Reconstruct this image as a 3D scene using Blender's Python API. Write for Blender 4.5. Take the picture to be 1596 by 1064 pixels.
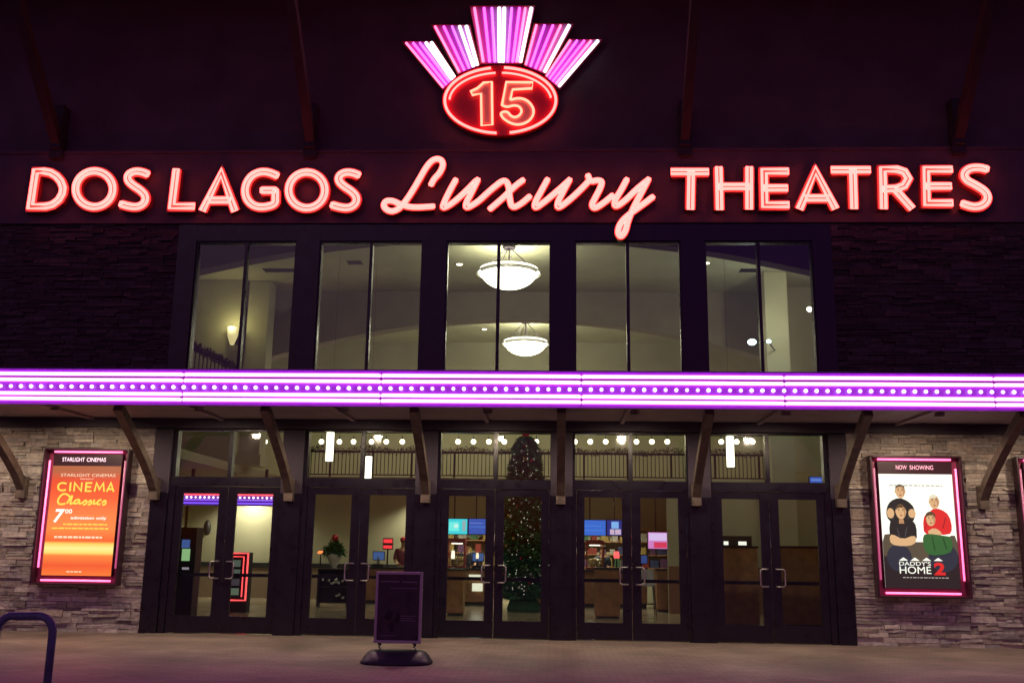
import bpy, bmesh, math, random
from mathutils import Vector, Matrix
R = math.radians
random.seed(7)
S = bpy.context.scene
for o in list(bpy.data.objects): bpy.data.objects.remove(o, do_unlink=True)
C = S.collection

# ------------------------------------------------------------------ camera
F, PITCH, YAW, ROLL, CH, CY = 1530.0, .211316, .0466844, .0136588, 1.5, -18.0
_f = Vector((-math.sin(YAW)*math.cos(PITCH), math.cos(YAW)*math.cos(PITCH), math.sin(PITCH)))
_r0 = Vector((math.cos(YAW), math.sin(YAW), 0)); _u0 = _r0.cross(_f)
_r = math.cos(ROLL)*_r0 + math.sin(ROLL)*_u0; _u = -math.sin(ROLL)*_r0 + math.cos(ROLL)*_u0
cam = bpy.data.objects.new('camera', bpy.data.cameras.new('camera')); C.objects.link(cam)
cam.matrix_world = Matrix(((_r.x,_u.x,-_f.x,0),(_r.y,_u.y,-_f.y,CY),(_r.z,_u.z,-_f.z,CH),(0,0,0,1)))
cam.data.sensor_width = 36; cam.data.lens = F/1596*36; cam.data.clip_end = 3000
S.camera = cam
def px(x, y, Y=0.0):
    d = _f + _r*((x-798)/F) - _u*((y-532)/F)
    t = (Y-CY)/d.y
    return d.x*t, CH+d.z*t

# ------------------------------------------------------------------ night sky, faint plaza light, exposure
W = bpy.data.worlds.new('World'); S.world = W; W.use_nodes = True
nt = W.node_tree; bg = nt.nodes['Background']
sky = nt.nodes.new('ShaderNodeTexSky'); sky.sky_type = 'NISHITA'; sky.sun_disc = False
sky.sun_elevation = R(1); sky.sun_rotation = R(0)
mx = nt.nodes.new('ShaderNodeMix'); mx.data_type = 'RGBA'; mx.blend_type = 'MULTIPLY'; mx.inputs[0].default_value = 1
mx.inputs[7].default_value = (.80, .21, 1.25, 1)
nt.links.new(sky.outputs[0], mx.inputs[6]); nt.links.new(mx.outputs[2], bg.inputs[0])
bg.inputs[1].default_value = .2
sl = bpy.data.lights.new('night_glow', 'SUN'); sl.energy = .045; sl.angle = R(30); sl.color = (1, .72, .5)
so = bpy.data.objects.new('night_glow', sl); C.objects.link(so); so.rotation_euler = (R(62), 0, R(-20))
vs = S.view_settings; vs.view_transform = 'Standard'; vs.look = 'None'; vs.exposure = 0; vs.gamma = 1

# ------------------------------------------------------------------ materials
def mat(name, col, rough=.6, metal=0, var=0, vscale=8, bump=0, bscale=60, spec=None, attr=None, coords='Object'):
    m = bpy.data.materials.new(name); m.use_nodes = True; n = m.node_tree.nodes; l = m.node_tree.links
    b = n['Principled BSDF']; b.inputs['Base Color'].default_value = (*col, 1)
    b.inputs['Roughness'].default_value = rough; b.inputs['Metallic'].default_value = metal
    if spec is not None: b.inputs['Specular IOR Level'].default_value = spec
    tc = n.new('ShaderNodeTexCoord')
    src = None
    if attr:
        a = n.new('ShaderNodeAttribute'); a.attribute_name = attr; src = a.outputs['Color']
    if var:
        no = n.new('ShaderNodeTexNoise'); no.inputs['Scale'].default_value = vscale; no.inputs['Detail'].default_value = 6
        l.new(tc.outputs[coords], no.inputs['Vector'])
        mr = n.new('ShaderNodeMapRange'); mr.inputs[3].default_value = 1-var; mr.inputs[4].default_value = 1+var
        mr.inputs[1].default_value = .3; mr.inputs[2].default_value = .7
        l.new(no.outputs[0], mr.inputs[0])
        v = n.new('ShaderNodeVectorMath'); v.operation = 'SCALE'
        if src: l.new(src, v.inputs[0])
        else: v.inputs[0].default_value = col
        l.new(mr.outputs[0], v.inputs['Scale']); src = v.outputs[0]
        rr = n.new('ShaderNodeMapRange'); rr.inputs[3].default_value = max(.02, rough-.12); rr.inputs[4].default_value = min(1, rough+.12)
        l.new(no.outputs[0], rr.inputs[0]); l.new(rr.outputs[0], b.inputs['Roughness'])
    if src: l.new(src, b.inputs['Base Color'])
    if bump:
        n2 = n.new('ShaderNodeTexNoise'); n2.inputs['Scale'].default_value = bscale; n2.inputs['Detail'].default_value = 5
        l.new(tc.outputs[coords], n2.inputs['Vector'])
        bp = n.new('ShaderNodeBump'); bp.inputs['Strength'].default_value = bump; bp.inputs['Distance'].default_value = .02
        l.new(n2.outputs[0], bp.inputs['Height']); l.new(bp.outputs[0], b.inputs['Normal'])
    return m
def emis(name, col, strength=1.0, base=(.5,.5,.5)):
    m = bpy.data.materials.new(name); m.use_nodes = True; b = m.node_tree.nodes['Principled BSDF']
    b.inputs['Base Color'].default_value = (*base, 1); b.inputs['Roughness'].default_value = .3
    b.inputs['Emission Color'].default_value = (*col, 1); b.inputs['Emission Strength'].default_value = strength
    return m
def glassmat(name, tint=(.92,.95,.93)):
    m = bpy.data.materials.new(name); m.use_nodes = True; n = m.node_tree.nodes; l = m.node_tree.links
    n.remove(n['Principled BSDF']); out = n['Material Output']
    t = n.new('ShaderNodeBsdfTransparent'); t.inputs[0].default_value = (*tint, 1)
    g = n.new('ShaderNodeBsdfGlossy'); g.inputs['Roughness'].default_value = .01
    tc = n.new('ShaderNodeTexCoord'); no = n.new('ShaderNodeTexNoise'); no.inputs['Scale'].default_value = 1.1; no.inputs['Detail'].default_value = 3; l.new(tc.outputs['Object'], no.inputs['Vector'])
    mr = n.new('ShaderNodeMapRange'); mr.inputs[1].default_value = .45; mr.inputs[2].default_value = .7; mr.inputs[3].default_value = .005; mr.inputs[4].default_value = .16; l.new(no.outputs[0], mr.inputs[0]); l.new(mr.outputs[0], g.inputs['Roughness'])
    bp = n.new('ShaderNodeBump'); bp.inputs['Strength'].default_value = .08; bp.inputs['Distance'].default_value = .05; l.new(no.outputs[0], bp.inputs['Height']); l.new(bp.outputs[0], g.inputs['Normal'])
    fr = n.new('ShaderNodeFresnel'); fr.inputs[0].default_value = 1.5
    mx = n.new('ShaderNodeMixShader'); l.new(fr.outputs[0], mx.inputs[0]); l.new(t.outputs[0], mx.inputs[1]); l.new(g.outputs[0], mx.inputs[2])
    l.new(mx.outputs[0], out.inputs[0]); return m

M = dict(
 stucco=mat('dark stucco', (.11,.085,.09), .85, var=.22, vscale=1.3, bump=.5, bscale=45),
 band=mat('sign band stucco', (.12,.085,.09), .8, var=.15, vscale=2, bump=.4, bscale=60),
 stone=mat('ledge stone', (.3,.25,.2), .88, var=.25, vscale=14, bump=.9, bscale=50, attr='Col'),
 mortar=mat('mortar', (.05,.042,.036), .95),
 frame=mat('black painted metal frame', (.007,.006,.013), .3, var=.15, vscale=5),
 pier=mat('dark painted pier', (.05,.036,.058), .6, var=.15, vscale=4, bump=.15, bscale=40),
 timber=mat('stained timber', (.13,.095,.075), .6, var=.35, vscale=7, bump=.3, bscale=30),
 eavetimber=mat('dark eave timber', (.035,.028,.028), .7, var=.3, vscale=7),
 soffit=mat('canopy soffit boards', (.30,.22,.24), .7, var=.15, vscale=3, bump=.1),
 fascia=mat('violet fascia panel', (.24,.06,.48), .35, var=.08, vscale=6),
 chrome=mat('brushed steel', (.62,.6,.56), .3, 1),
 alu=mat('aluminium sign frame', (.48,.50,.50), .4, .7, var=.1, vscale=8),
 rubber=mat('dark plastic', (.03,.028,.035), .45, var=.2, vscale=9, bump=.1),
 paint=mat('dark blue rack paint', (.11,.17,.21), .35, var=.25, vscale=12),
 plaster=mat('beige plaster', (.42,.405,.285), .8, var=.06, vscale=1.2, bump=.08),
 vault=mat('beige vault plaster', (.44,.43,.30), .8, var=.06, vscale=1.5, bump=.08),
 shadebeam=mat('shaded beam plaster', (.30,.265,.19), .8, var=.08, vscale=1.5),  # vault plaster toned down, so beam and slab faces carry shade in their colour
 unlitbeam=mat('unlit brown beam', (.06,.03,.027), .7, var=.15, vscale=2),  # unlit wall over the front arch; its darkness is put into the colour
 tile=mat('polished lobby tile', (.33,.28,.2), .18, var=.12, vscale=1.5),
 carpet=mat('maroon carpet', (.12,.06,.05), .95, var=.3, vscale=20),
 wood=mat('counter wood', (.34,.17,.08), .4, var=.25, vscale=5),
 dark=mat('black trim', (.02,.02,.022), .5),
 iron=mat('wrought iron', (.03,.022,.03), .5, .4),
 leaf=mat('fir needles', (.05,.17,.075), .9, var=.3, vscale=30, spec=0),
 garland=mat('garland needles', (.07,.06,.035), .8, var=.3, vscale=30),
 gold=mat('gold ornament', (.75,.5,.22), .25, .9),
 silver=mat('silver ornament', (.75,.78,.8), .2, .9),
 pewter=mat('frosted ornament', (.35,.38,.38), .5, .3),
 redorn=mat('red ornament', (.5,.04,.06), .25, .5),
 glowface=mat('letter face glow', (.62,.16,.14), .5),  # red rim beyond the tubes stands in for the neon glow
 digitface=mat('pink digit face', (.85,.38,.34), .5),
 lettercan=mat('red letter can', (.35,.03,.04), .4),
 fanpanel=mat('fan panel', (.60,.2,.55), .4),
 oval=mat('red oval panel', (.55,.012,.03), .4),
 neonred=emis('red neon', (1,.098,.082), 6.4),
 neonpeach=emis('peach neon', (1,.20,.12), 3.7),
 neonpink=emis('pink neon', (1,.14,.30), 3.0),
 neonmag=emis('magenta neon', (1,.10,.80), 2.6),
 neonvio=emis('violet neon', (.75,.13,1), 2.2),
 neonwhite=emis('white neon', (.82,.95,1), 2.4),
 band_neon=emis('canopy neon', (1,.19,.88), 5.6),
 casepink=emis('case neon', (1,.13,.33), 2.6),
 casedim=emis('dim case neon', (1,.12,.35), .5),
 bulb=emis('marquee bulb', (.85,.72,1), 3.0),
 warmglow=emis('chandelier glass', (1,.92,.64), 7.5),
 globe=emis('globe lamp glass', (1,.86,.58), 5),
 pend=emis('pendant glass', (1,.93,.74), 3),
 cool=emis('cool white lamp', (.62,.95,1), 7),
 down=emis('downlight lens', (1,.85,.6), 6),
 soffitlight=emis('soffit downlight lens', (1,.8,.5), 1.5),
 header=emis('backlit header letters', (1,.66,.8), 1.6),
 headerpink=emis('pink header letters', (1,.33,.5), 1.4),
 casein=mat('case lining', (.33,.05,.12), .35),
 casebody=mat('case body', (.05,.018,.028), .35),
 glass=glassmat('clear glass'),
 skin=mat('skin', (.5,.3,.2), .6), shirtb=mat('dark shirt', (.03,.035,.06), .8), shirtw=mat('pale shirt', (.5,.48,.42), .8),
 shirtr=mat('maroon shirt', (.22,.05,.08), .8), shirtt=mat('teal shirt', (.06,.2,.22), .8), trous=mat('dark trousers', (.025,.025,.03), .8), capred=mat('red cap', (.38,.02,.03), .8),
 hair=mat('brown hair', (.06,.035,.02), .6),
)

_b = M['bulb'].node_tree; _oi = _b.nodes.new('ShaderNodeObjectInfo'); _mr = _b.nodes.new('ShaderNodeMapRange'); _mr.inputs[3].default_value = 1.3; _mr.inputs[4].default_value = 4.2
_b.links.new(_oi.outputs['Random'], _mr.inputs[0]); _b.links.new(_mr.outputs[0], _b.nodes['Principled BSDF'].inputs['Emission Strength'])
# ------------------------------------------------------------------ helpers
def box(bm, x0, x1, y0, y1, z0, z1):
    v = [bm.verts.new(p) for p in ((x0,y0,z0),(x1,y0,z0),(x1,y1,z0),(x0,y1,z0),(x0,y0,z1),(x1,y0,z1),(x1,y1,z1),(x0,y1,z1))]
    for f in ((0,3,2,1),(4,5,6,7),(0,1,5,4),(1,2,6,5),(2,3,7,6),(3,0,4,7)): bm.faces.new([v[i] for i in f])
    return v
def B(*boxes):
    bm = bmesh.new()
    for b in boxes: box(bm, *b)
    return bm
def tube(bm, pts, r, closed=False, seg=8, radii=None):
    pts = [Vector(p) for p in pts]; n = len(pts); rings = []
    up = None
    for i, p in enumerate(pts):
        a = pts[i-1] if (i > 0 or closed) else p
        b = pts[(i+1) % n] if (i < n-1 or closed) else p
        t = (b-a).normalized()
        if up is None: up = t.orthogonal().normalized()
        up = (up - t*up.dot(t)); up = up.normalized() if up.length > 1e-6 else t.orthogonal().normalized()
        s = t.cross(up); rr = radii[i] if radii else r
        rings.append([bm.verts.new(p + up*math.cos(2*math.pi*k/seg)*rr + s*math.sin(2*math.pi*k/seg)*rr) for k in range(seg)])
    if closed:
        # best twist for closing ring
        best = min(range(seg), key=lambda q: (rings[-1][0].co-rings[0][q].co).length)
    for i in range(n if closed else n-1):
        A, Bq = rings[i], rings[(i+1) % n]; off = best if closed and i == n-1 else 0
        for k in range(seg):
            try: bm.faces.new((A[k], A[(k+1)%seg], Bq[(k+1+off)%seg], Bq[(k+off)%seg]))
            except ValueError: pass
    if not closed:
        bm.faces.new(rings[0][::-1]); bm.faces.new(rings[-1])
def T(pts, r, closed=False, seg=8):
    bm = bmesh.new(); tube(bm, pts, r, closed, seg); return bm
def lathe(bm, prof, cx, cy, cz=0, seg=20):
    rings = [[bm.verts.new((cx+r*math.cos(2*math.pi*k/seg), cy+r*math.sin(2*math.pi*k/seg), cz+z)) for k in range(seg)] for r, z in prof]
    for a, b in zip(rings, rings[1:]):
        for k in range(seg): bm.faces.new((a[k], a[(k+1)%seg], b[(k+1)%seg], b[k]))
    if prof[0][0] > 1e-4: bm.faces.new(rings[0][::-1])
    if prof[-1][0] > 1e-4: bm.faces.new(rings[-1])
def ball(bm, c, r, seg=10, sz=1):
    m = Matrix.Translation(c) @ Matrix.Diagonal((r, r, r*sz, 1))
    bmesh.ops.create_uvsphere(bm, u_segments=seg, v_segments=max(4, seg-3), radius=1, matrix=m)
def prism(bm, poly, y0, y1):
    """poly: list of (x,z) ; extruded between y0 (front) and y1"""
    a = [bm.verts.new((x, y0, z)) for x, z in poly]; b = [bm.verts.new((x, y1, z)) for x, z in poly]
    n = len(poly); bm.faces.new(a); bm.faces.new(b[::-1])
    for i in range(n): bm.faces.new((a[i], b[i], b[(i+1)%n], a[(i+1)%n]))
WO = {}
def tag(o, label=None, cat=None, group=None, kind=None):
    if label: o['label'] = label
    if cat: o['category'] = cat
    if group: o['group'] = group
    if kind: o['kind'] = kind
    return o
def thing(name, loc, label, cat, group=None):
    o = bpy.data.objects.new(name, None); C.objects.link(o); o.location = loc; o.empty_display_size = .2
    WO[o.name] = Vector(loc); return tag(o, label, cat, group)
def obj(name, bm, m, parent=None, smooth=False, bevel=0, label=None, kind=None):
    bmesh.ops.recalc_face_normals(bm, faces=bm.faces)
    if parent: org = WO[parent.name]
    else:
        vs_ = [v.co for v in bm.verts]
        org = Vector(((min(v.x for v in vs_)+max(v.x for v in vs_))/2, (min(v.y for v in vs_)+max(v.y for v in vs_))/2, min(v.z for v in vs_)))
    bmesh.ops.translate(bm, verts=bm.verts, vec=-org)
    me = bpy.data.meshes.new(name); bm.to_mesh(me); bm.free()
    if smooth:
        for p in me.polygons: p.use_smooth = True
    me.materials.append(M[m] if isinstance(m, str) else m)
    o = bpy.data.objects.new(name, me); C.objects.link(o)
    if parent: o.parent = parent
    else: o.location = org
    WO[o.name] = org.copy() if not parent else org
    if bevel:
        b = o.modifiers.new('bevel', 'BEVEL'); b.width = bevel; b.segments = 2; b.limit_method = 'ANGLE'
    if label: o['label'] = label
    if kind: o['kind'] = kind
    return o
def struct(name, bm, m): return obj(name, bm, m, kind='structure')
def textbm(body, x0, x1, z0, z1, Y, bold=0.0, ext=.002, shear=0, fit=True):
    """lettering facing -Y fitted in the rectangle"""
    cu = bpy.data.curves.new('t', 'FONT'); cu.body = body; cu.size = 1; cu.offset = bold; cu.shear = shear; cu.resolution_u = 4
    ob = bpy.data.objects.new('t', cu); C.objects.link(ob)
    dg = bpy.context.evaluated_depsgraph_get(); me = bpy.data.meshes.new_from_object(ob.evaluated_get(dg))
    bpy.data.objects.remove(ob, do_unlink=True)
    bm = bmesh.new(); bm.from_mesh(me); bpy.data.meshes.remove(me)
    xs = [v.co.x for v in bm.verts]; ys = [v.co.y for v in bm.verts]
    sx = (x1-x0)/(max(xs)-min(xs)); sz = (z1-z0)/(max(ys)-min(ys)); mx_, my_ = min(xs), min(ys)
    for v in bm.verts: v.co = Vector((x0+(v.co.x-mx_)*sx, Y, z0+(v.co.y-my_)*sz))
    return bm
def smoothpath(pts, closed=False, it=2):
    for _ in range(it):
        out = [] if closed else [pts[0]]; n = len(pts)
        for i in range(n if closed else n-1):
            a, b = pts[i], pts[(i+1)%n]
            out += [(a[0]*.75+b[0]*.25, a[1]*.75+b[1]*.25), (a[0]*.25+b[0]*.75, a[1]*.25+b[1]*.75)]
        if not closed: out.append(pts[-1])
        pts = out
    return pts
def offset(pts, d, closed=False):
    out = []; n = len(pts)
    for i, p in enumerate(pts):
        a = pts[i-1] if (i > 0 or closed) else p; b = pts[(i+1)%n] if (i < n-1 or closed) else p
        def nrm(u, v):
            dx, dy = v[0]-u[0], v[1]-u[1]; l = math.hypot(dx, dy) or 1; return (-dy/l, dx/l) if math.hypot(dx,dy) > 1e-9 else None
        n1 = nrm(a, p) if a is not p else None; n2 = nrm(p, b) if b is not p else None
        n1 = n1 or n2; n2 = n2 or n1
        mxx, mzz = n1[0]+n2[0], n1[1]+n2[1]; l = math.hypot(mxx, mzz) or 1; mxx /= l; mzz /= l
        k = d/max(.55, mxx*n1[0]+mzz*n1[1]); out.append((p[0]+mxx*k, p[1]+mzz*k))
    return out
def ribbon(bm, pts, w, y0, y1, closed=False):
    """solid stroke of half width w between depth y0 (front) and y1"""
    L = offset(pts, w, closed); Rr = offset(pts, -w, closed); n = len(pts)
    rows = [[bm.verts.new((x, y, z)) for x, y, z in ((a[0],y0,a[1]),(b[0],y0,b[1]),(b[0],y1,b[1]),(a[0],y1,a[1]))] for a, b in zip(L, Rr)]
    for i in range(n if closed else n-1):
        A, Bq = rows[i], rows[(i+1)%n]
        for k in range(4):
            bm.faces.new((A[k], A[(k+1)%4], Bq[(k+1)%4], Bq[k]))
    if not closed: bm.faces.new(rows[0]); bm.faces.new(rows[-1][::-1])

BP = 2.46; BC = [-6.03+BP*i*1.0 for i in range(5)]; PIER = [-7.30, -4.85, -2.37, .095, 2.575, 5.07]
XL, XR = -7.46, 5.22            # stone edges of the door wall

# ------------------------------------------------------------------ ground
def paving():
    m = bpy.data.materials.new('plaza brick paving'); m.use_nodes = True; n = m.node_tree.nodes; l = m.node_tree.links
    b = n['Principled BSDF']; tc = n.new('ShaderNodeTexCoord')
    br = n.new('ShaderNodeTexBrick'); br.inputs['Scale'].default_value = 1
    br.inputs['Brick Width'].default_value = .22; br.inputs['Row Height'].default_value = .11; br.inputs['Mortar Size'].default_value = .006
    br.inputs['Color1'].default_value = (.30,.235,.18,1); br.inputs['Color2'].default_value = (.235,.18,.14,1); br.inputs['Mortar'].default_value = (.15,.12,.10,1)
    l.new(tc.outputs['Object'], br.inputs['Vector'])
    no = n.new('ShaderNodeTexNoise'); no.inputs['Scale'].default_value = .9; no.inputs['Detail'].default_value = 8; l.new(tc.outputs['Object'], no.inputs['Vector'])
    mr = n.new('ShaderNodeMapRange'); mr.inputs[1].default_value = .3; mr.inputs[2].default_value = .7; mr.inputs[3].default_value = .7; mr.inputs[4].default_value = 1.25; l.new(no.outputs[0], mr.inputs[0])
    v = n.new('ShaderNodeVectorMath'); v.operation = 'SCALE'; l.new(br.outputs[0], v.inputs[0]); l.new(mr.outputs[0], v.inputs['Scale']); 
    vo = n.new('ShaderNodeTexVoronoi'); vo.inputs['Scale'].default_value = 1.6; l.new(tc.outputs['Object'], vo.inputs['Vector'])
    gs = n.new('ShaderNodeMapRange'); gs.inputs[1].default_value = .035; gs.inputs[2].default_value = .055; gs.inputs[3].default_value = .45; gs.inputs[4].default_value = 1; l.new(vo.outputs['Distance'], gs.inputs[0])
    n3 = n.new('ShaderNodeTexNoise'); n3.inputs['Scale'].default_value = .35; n3.inputs['Detail'].default_value = 4; n3.inputs['Distortion'].default_value = 1.2; l.new(tc.outputs['Object'], n3.inputs['Vector'])
    m3 = n.new('ShaderNodeMapRange'); m3.inputs[1].default_value = .38; m3.inputs[2].default_value = .6; m3.inputs[3].default_value = .78; m3.inputs[4].default_value = 1.08; l.new(n3.outputs[0], m3.inputs[0])
    mm = n.new('ShaderNodeMath'); mm.operation = 'MULTIPLY'; l.new(gs.outputs[0], mm.inputs[0]); l.new(m3.outputs[0], mm.inputs[1])
    v2 = n.new('ShaderNodeVectorMath'); v2.operation = 'SCALE'; l.new(v.outputs[0], v2.inputs[0]); l.new(mm.outputs[0], v2.inputs['Scale']); l.new(v2.outputs[0], b.inputs['Base Color'])
    rg = n.new('ShaderNodeMapRange'); rg.inputs[3].default_value = .42; rg.inputs[4].default_value = .75; l.new(n3.outputs[0], rg.inputs[0]); l.new(rg.outputs[0], b.inputs['Roughness'])
    bp = n.new('ShaderNodeBump'); bp.inputs['Strength'].default_value = .35; bp.inputs['Distance'].default_value = .008; bp.invert = True
    l.new(br.outputs['Fac'], bp.inputs['Height']); l.new(bp.outputs[0], b.inputs['Normal'])
    return m
struct('ground', B((-400,400,-400,400,-.3,-.02)), mat('asphalt', (.05,.05,.05), .9, var=.2))
struct('plaza_paving', B((-40,40,-40,-.35,-.018,0)), paving())
struct('pavement', B((-14,13,-.345,.02,-.018,.001)), mat('concrete threshold strip', (.24,.19,.145), .7, var=.14, vscale=2.2, bump=.25, bscale=80))
struct('lobby_floor', B((-12,10,.03,24,-.1,.005)), 'tile')

# ------------------------------------------------------------------ building
bld = thing('theatre_building', (-1.13, 0, 0), 'dark cinema front with stone base, five bays of glass doors and tall lobby windows above', 'building')
def stonewall(x0, x1, z0, z1, yf=-.03, tone=1.45):
    bm = bmesh.new(); cl = bm.verts.layers.float_color.new('Col')
    z = z0
    pal = [(.28,.245,.20),(.34,.30,.25),(.24,.20,.165),(.31,.27,.235),(.27,.245,.22),(.36,.32,.26),(.21,.18,.155),(.28,.23,.18)]
    while z < z1:
        h = random.choice((.045,.06,.06,.075,.09,.11)); h = min(h, z1-z+.001)
        x = x0
        while x < x1:
            w = random.uniform(.12, .5)
            if x+w > x1-.08: w = x1-x
            # sometimes two thin stones share the course
            subs = [(z, z+h)] if h < .085 or random.random() < .5 else [(z, z+h*.5), (z+h*.5, z+h)]
            for a, b_ in subs:
                c = random.choice(pal); k = random.uniform(.75, 1.2); p = random.uniform(0, .045)
                vs_ = box(bm, x+.003, x+w-.003, yf-p, yf+.05, a+.003, b_-.003)
                for v in vs_:
                    if v.co.y < yf+.01:
                        v.co.x += random.uniform(-.006,.006)*(0 if v.co.x in (x0,x1) else 1); v.co.z += random.uniform(-.005,.005); v.co.y += random.uniform(-.01,.01)
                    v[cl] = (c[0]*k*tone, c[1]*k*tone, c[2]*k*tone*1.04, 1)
            x += w
        z += h
    # backing
    return bm
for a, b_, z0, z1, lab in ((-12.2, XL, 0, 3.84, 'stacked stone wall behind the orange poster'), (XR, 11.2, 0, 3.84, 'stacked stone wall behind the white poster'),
                      (-12.2, -7.36, 4.3, 7.66, 'stone wall toned dark for shade above the canopy on the left'), (5.16, 11.2, 4.3, 7.66, 'stone wall toned dark for shade above the canopy on the right')):
    sw = obj('stone_wall', stonewall(a, b_, z0, z1, tone=1.5 if z0 < 1 else .27), 'stone', bld, label=lab)  # same stone palette; the shade above the canopy is put into the tone
for wc in ((-12.2,XL-.004,.0,.3,-.02,7.66),(XR+.004,11.2,.0,.3,-.02,7.66)): obj('wall_core', B(wc), 'mortar', bld)
obj('sign_wall', B((-13,12.4,-.10,.3,7.67,9.12)), 'band', bld)
obj('gable_wall', B((-13,12.4,.0,.3,9.12,13.2)), 'stucco', bld)
obj('ledge', B((-13,12.4,-.13,-.0,9.12,9.17)), 'band', bld)
obj('roof', B((-14,13.4,-4.2,.6,13.2,13.5),(-12.2,11.2,.3,24,9.6,9.9)), 'soffit', bld)
# big eave struts
for X in (-9.93, -4.84, 2.45, 7.62):
    bm = bmesh.new()
    box(bm, X-.10, X+.10, -.26, -.005, 9.18, 10.1)      # wall post
    for s, (w, y1, zz1, y0, zz0) in enumerate(((.085, -4.0, 13.2, -.14, 9.3),)):
        d = Vector((0, y1-y0, zz1-zz0)).normalized(); nrm = Vector((0, -d.z, d.y))*.10
        q = []
        for p in ((y0, zz0), (y1, zz1)):
            for sx in (-w, w):
                for sn in (-1, 1): q.append(bm.verts.new(Vector((X+sx, p[0], p[1]))+nrm*sn))
        for f in ((0,1,3,2),(4,6,7,5),(0,4,5,1),(2,3,7,6),(0,2,6,4),(1,5,7,3)): bm.faces.new([q[i] for i in f])
    box(bm, X-.13, X+.13, -.20, -.131, 9.0, 9.6)
    obj('eave_strut', bm, 'eavetimber', bld)
# upper windows
UW = [(-7.0,-5.03),(-4.575,-2.575),(-2.12,-.115),(.335,2.34),(2.79,4.81)]
edges = [-7.36]+[v for w in UW for v in w]+[5.16]
bm = bmesh.new()
for i in range(0, 12, 2): box(bm, edges[i], edges[i+1], -.06, .25, 4.0, 7.66)
box(bm, -7.355, 5.155, -.055, .245, 7.325, 7.655)
box(bm, -7.355, 5.155, -.05, .24, 4.0, 4.38)
obj('window_wall', bm, 'frame', bld)
for a, b_ in UW:
    c = (a+b_)/2
    w = obj('window', B((a-.002,a+.03,-.02,.1,4.385,7.32),(b_-.03,b_+.002,-.02,.1,4.385,7.32),(c-.03,c+.03,-.02,.1,4.385,7.32),(a+.031,b_-.031,-.018,.098,7.29,7.322),(a+.031,b_-.031,-.018,.098,4.385,4.45)), 'frame', bld)
    obj('pane', B((a+.03,c-.03,.03,.04,4.45,7.29)), 'glass', w); obj('pane', B((c+.03,b_-.03,.03,.04,4.45,7.29)), 'glass', w)
# ground floor door wall
obj('lintel', B((XL,XR,-.03,.25,3.665,3.998)), 'pier', bld)
for i, X in enumerate(PIER):
    w = .17 if i in (0, 5) else .20
    obj('pier', B((max(X-w, XL+.001), min(X+w, XR-.001), -.07, .25, 2.5, 3.66)), 'pier', bld, bevel=.008)
    obj('shaded_pier', B((max(X-w+.01, XL+.002), min(X+w-.01, XR-.002), -.06, .24, 0, 2.497)), 'frame', bld, bevel=.008)  # lower half of the same pier, its shade put in with the darker frame colour
for i, c in enumerate(BC):
    l_, r_ = PIER[i]+.165, PIER[i+1]-.165
    obj('door_frame', B((l_,c-.985,-.025,.2,.0,2.62),(c+.985,r_,-.025,.2,.0,2.62),(l_,r_,-.028,.2,2.62,2.775)), 'frame', bld)
    t0, t1 = c-1.01, c+1.0
    t = obj('transom_window', B((l_,t0,-.02,.15,2.777,3.66),(t1,r_,-.02,.15,2.777,3.66),(c-.035,c+.035,-.02,.12,2.777,3.66),(t0,t1,-.015,.12,2.777,2.79),(t0,t1,-.015,.12,3.645,3.662)), 'frame', bld)
    obj('pane', B((t0,c-.035,.03,.04,2.777,3.66)), 'glass', t); obj('pane', B((c+.035,t1,.03,.04,2.777,3.66)), 'glass', t)
    for s in (-1, 1):
        x0, x1 = sorted((c+s*.005, c+s*.98)); g0, g1 = sorted((c+s*.165, c+s*.84))
        d = obj('door', B((x0,g0,.0,.05,.02,2.61),(g1,x1,.0,.05,.02,2.61),(g0,g1,.001,.049,2.49,2.61),(g0,g1,.001,.049,.02,.31)), 'frame', bld)
        obj('glass', B((g0,g1,.02,.03,.31,2.49)), 'glass', d)
        hx, hi = c+s*.215, c+s*.075
        obj('handle', T([(hi,-.005,1.27),(hi,-.05,1.27),(hx-s*.03,-.075,1.27),(hx,-.075,1.24),(hx,-.075,1.0),(hx-s*.03,-.075,.97),(hi,-.05,.97),(hi,-.005,.97)], .013), 'chrome', d, smooth=True)
        obj('push_bar', B((g0,g1,.07,.11,1.0,1.06),(g0+.02,g0+.06,.05,.07,1.01,1.05),(g1-.06,g1-.02,.05,.07,1.01,1.05)), 'dark', d)

# ------------------------------------------------------------------ canopy
CF = -2.15
cp = thing('marquee_canopy', (-.9, 0, 3.84), 'long flat entrance canopy edged with four magenta neon lines and a row of bulbs', 'canopy')
obj('soffit', B((-12,10.6,CF+.05,-.06,3.85,3.90)), 'soffit', cp)
obj('roof_slab', B((-12,10.6,CF+.05,-.07,3.905,4.25)), 'dark', cp)
bm = B((-12,10.6,CF,CF+.045,3.805,4.39),(-12,10.6,CF-.05,CF-.003,4.385,4.41))
for z in (4.33, 4.13, 4.02, 3.83): pass
obj('fascia', bm, 'fascia', cp)
obj('ledger_beam', B((-12,10.6,-.2,-.075,3.68,3.848)), 'pier', cp)
x = -11.1
while x < 10.4: obj('soffit_joist', B((x, x+.07, CF+.06, -.21, 3.80, 3.849)), 'soffit', cp); x += 2.45
joint = [-12.2] + [px(x_, 600, CF)[0] for x_ in (-30, 286, 594, 906, 1222, 1548)] + [10.7]
for z in (4.315, 4.215, 3.985, 3.895):
    for a, b_ in zip(joint, joint[1:]):
        a2, b2 = max(a, -11.9)+.03, min(b_, 10.5)-.03
        if b2-a2 < .2: continue
        obj('neon_tube', T([(a2,CF-.012,z),(a2,CF-.045,z),(b2,CF-.045,z),(b2,CF-.012,z)], .029), 'band_neon', cp, smooth=True)
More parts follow.
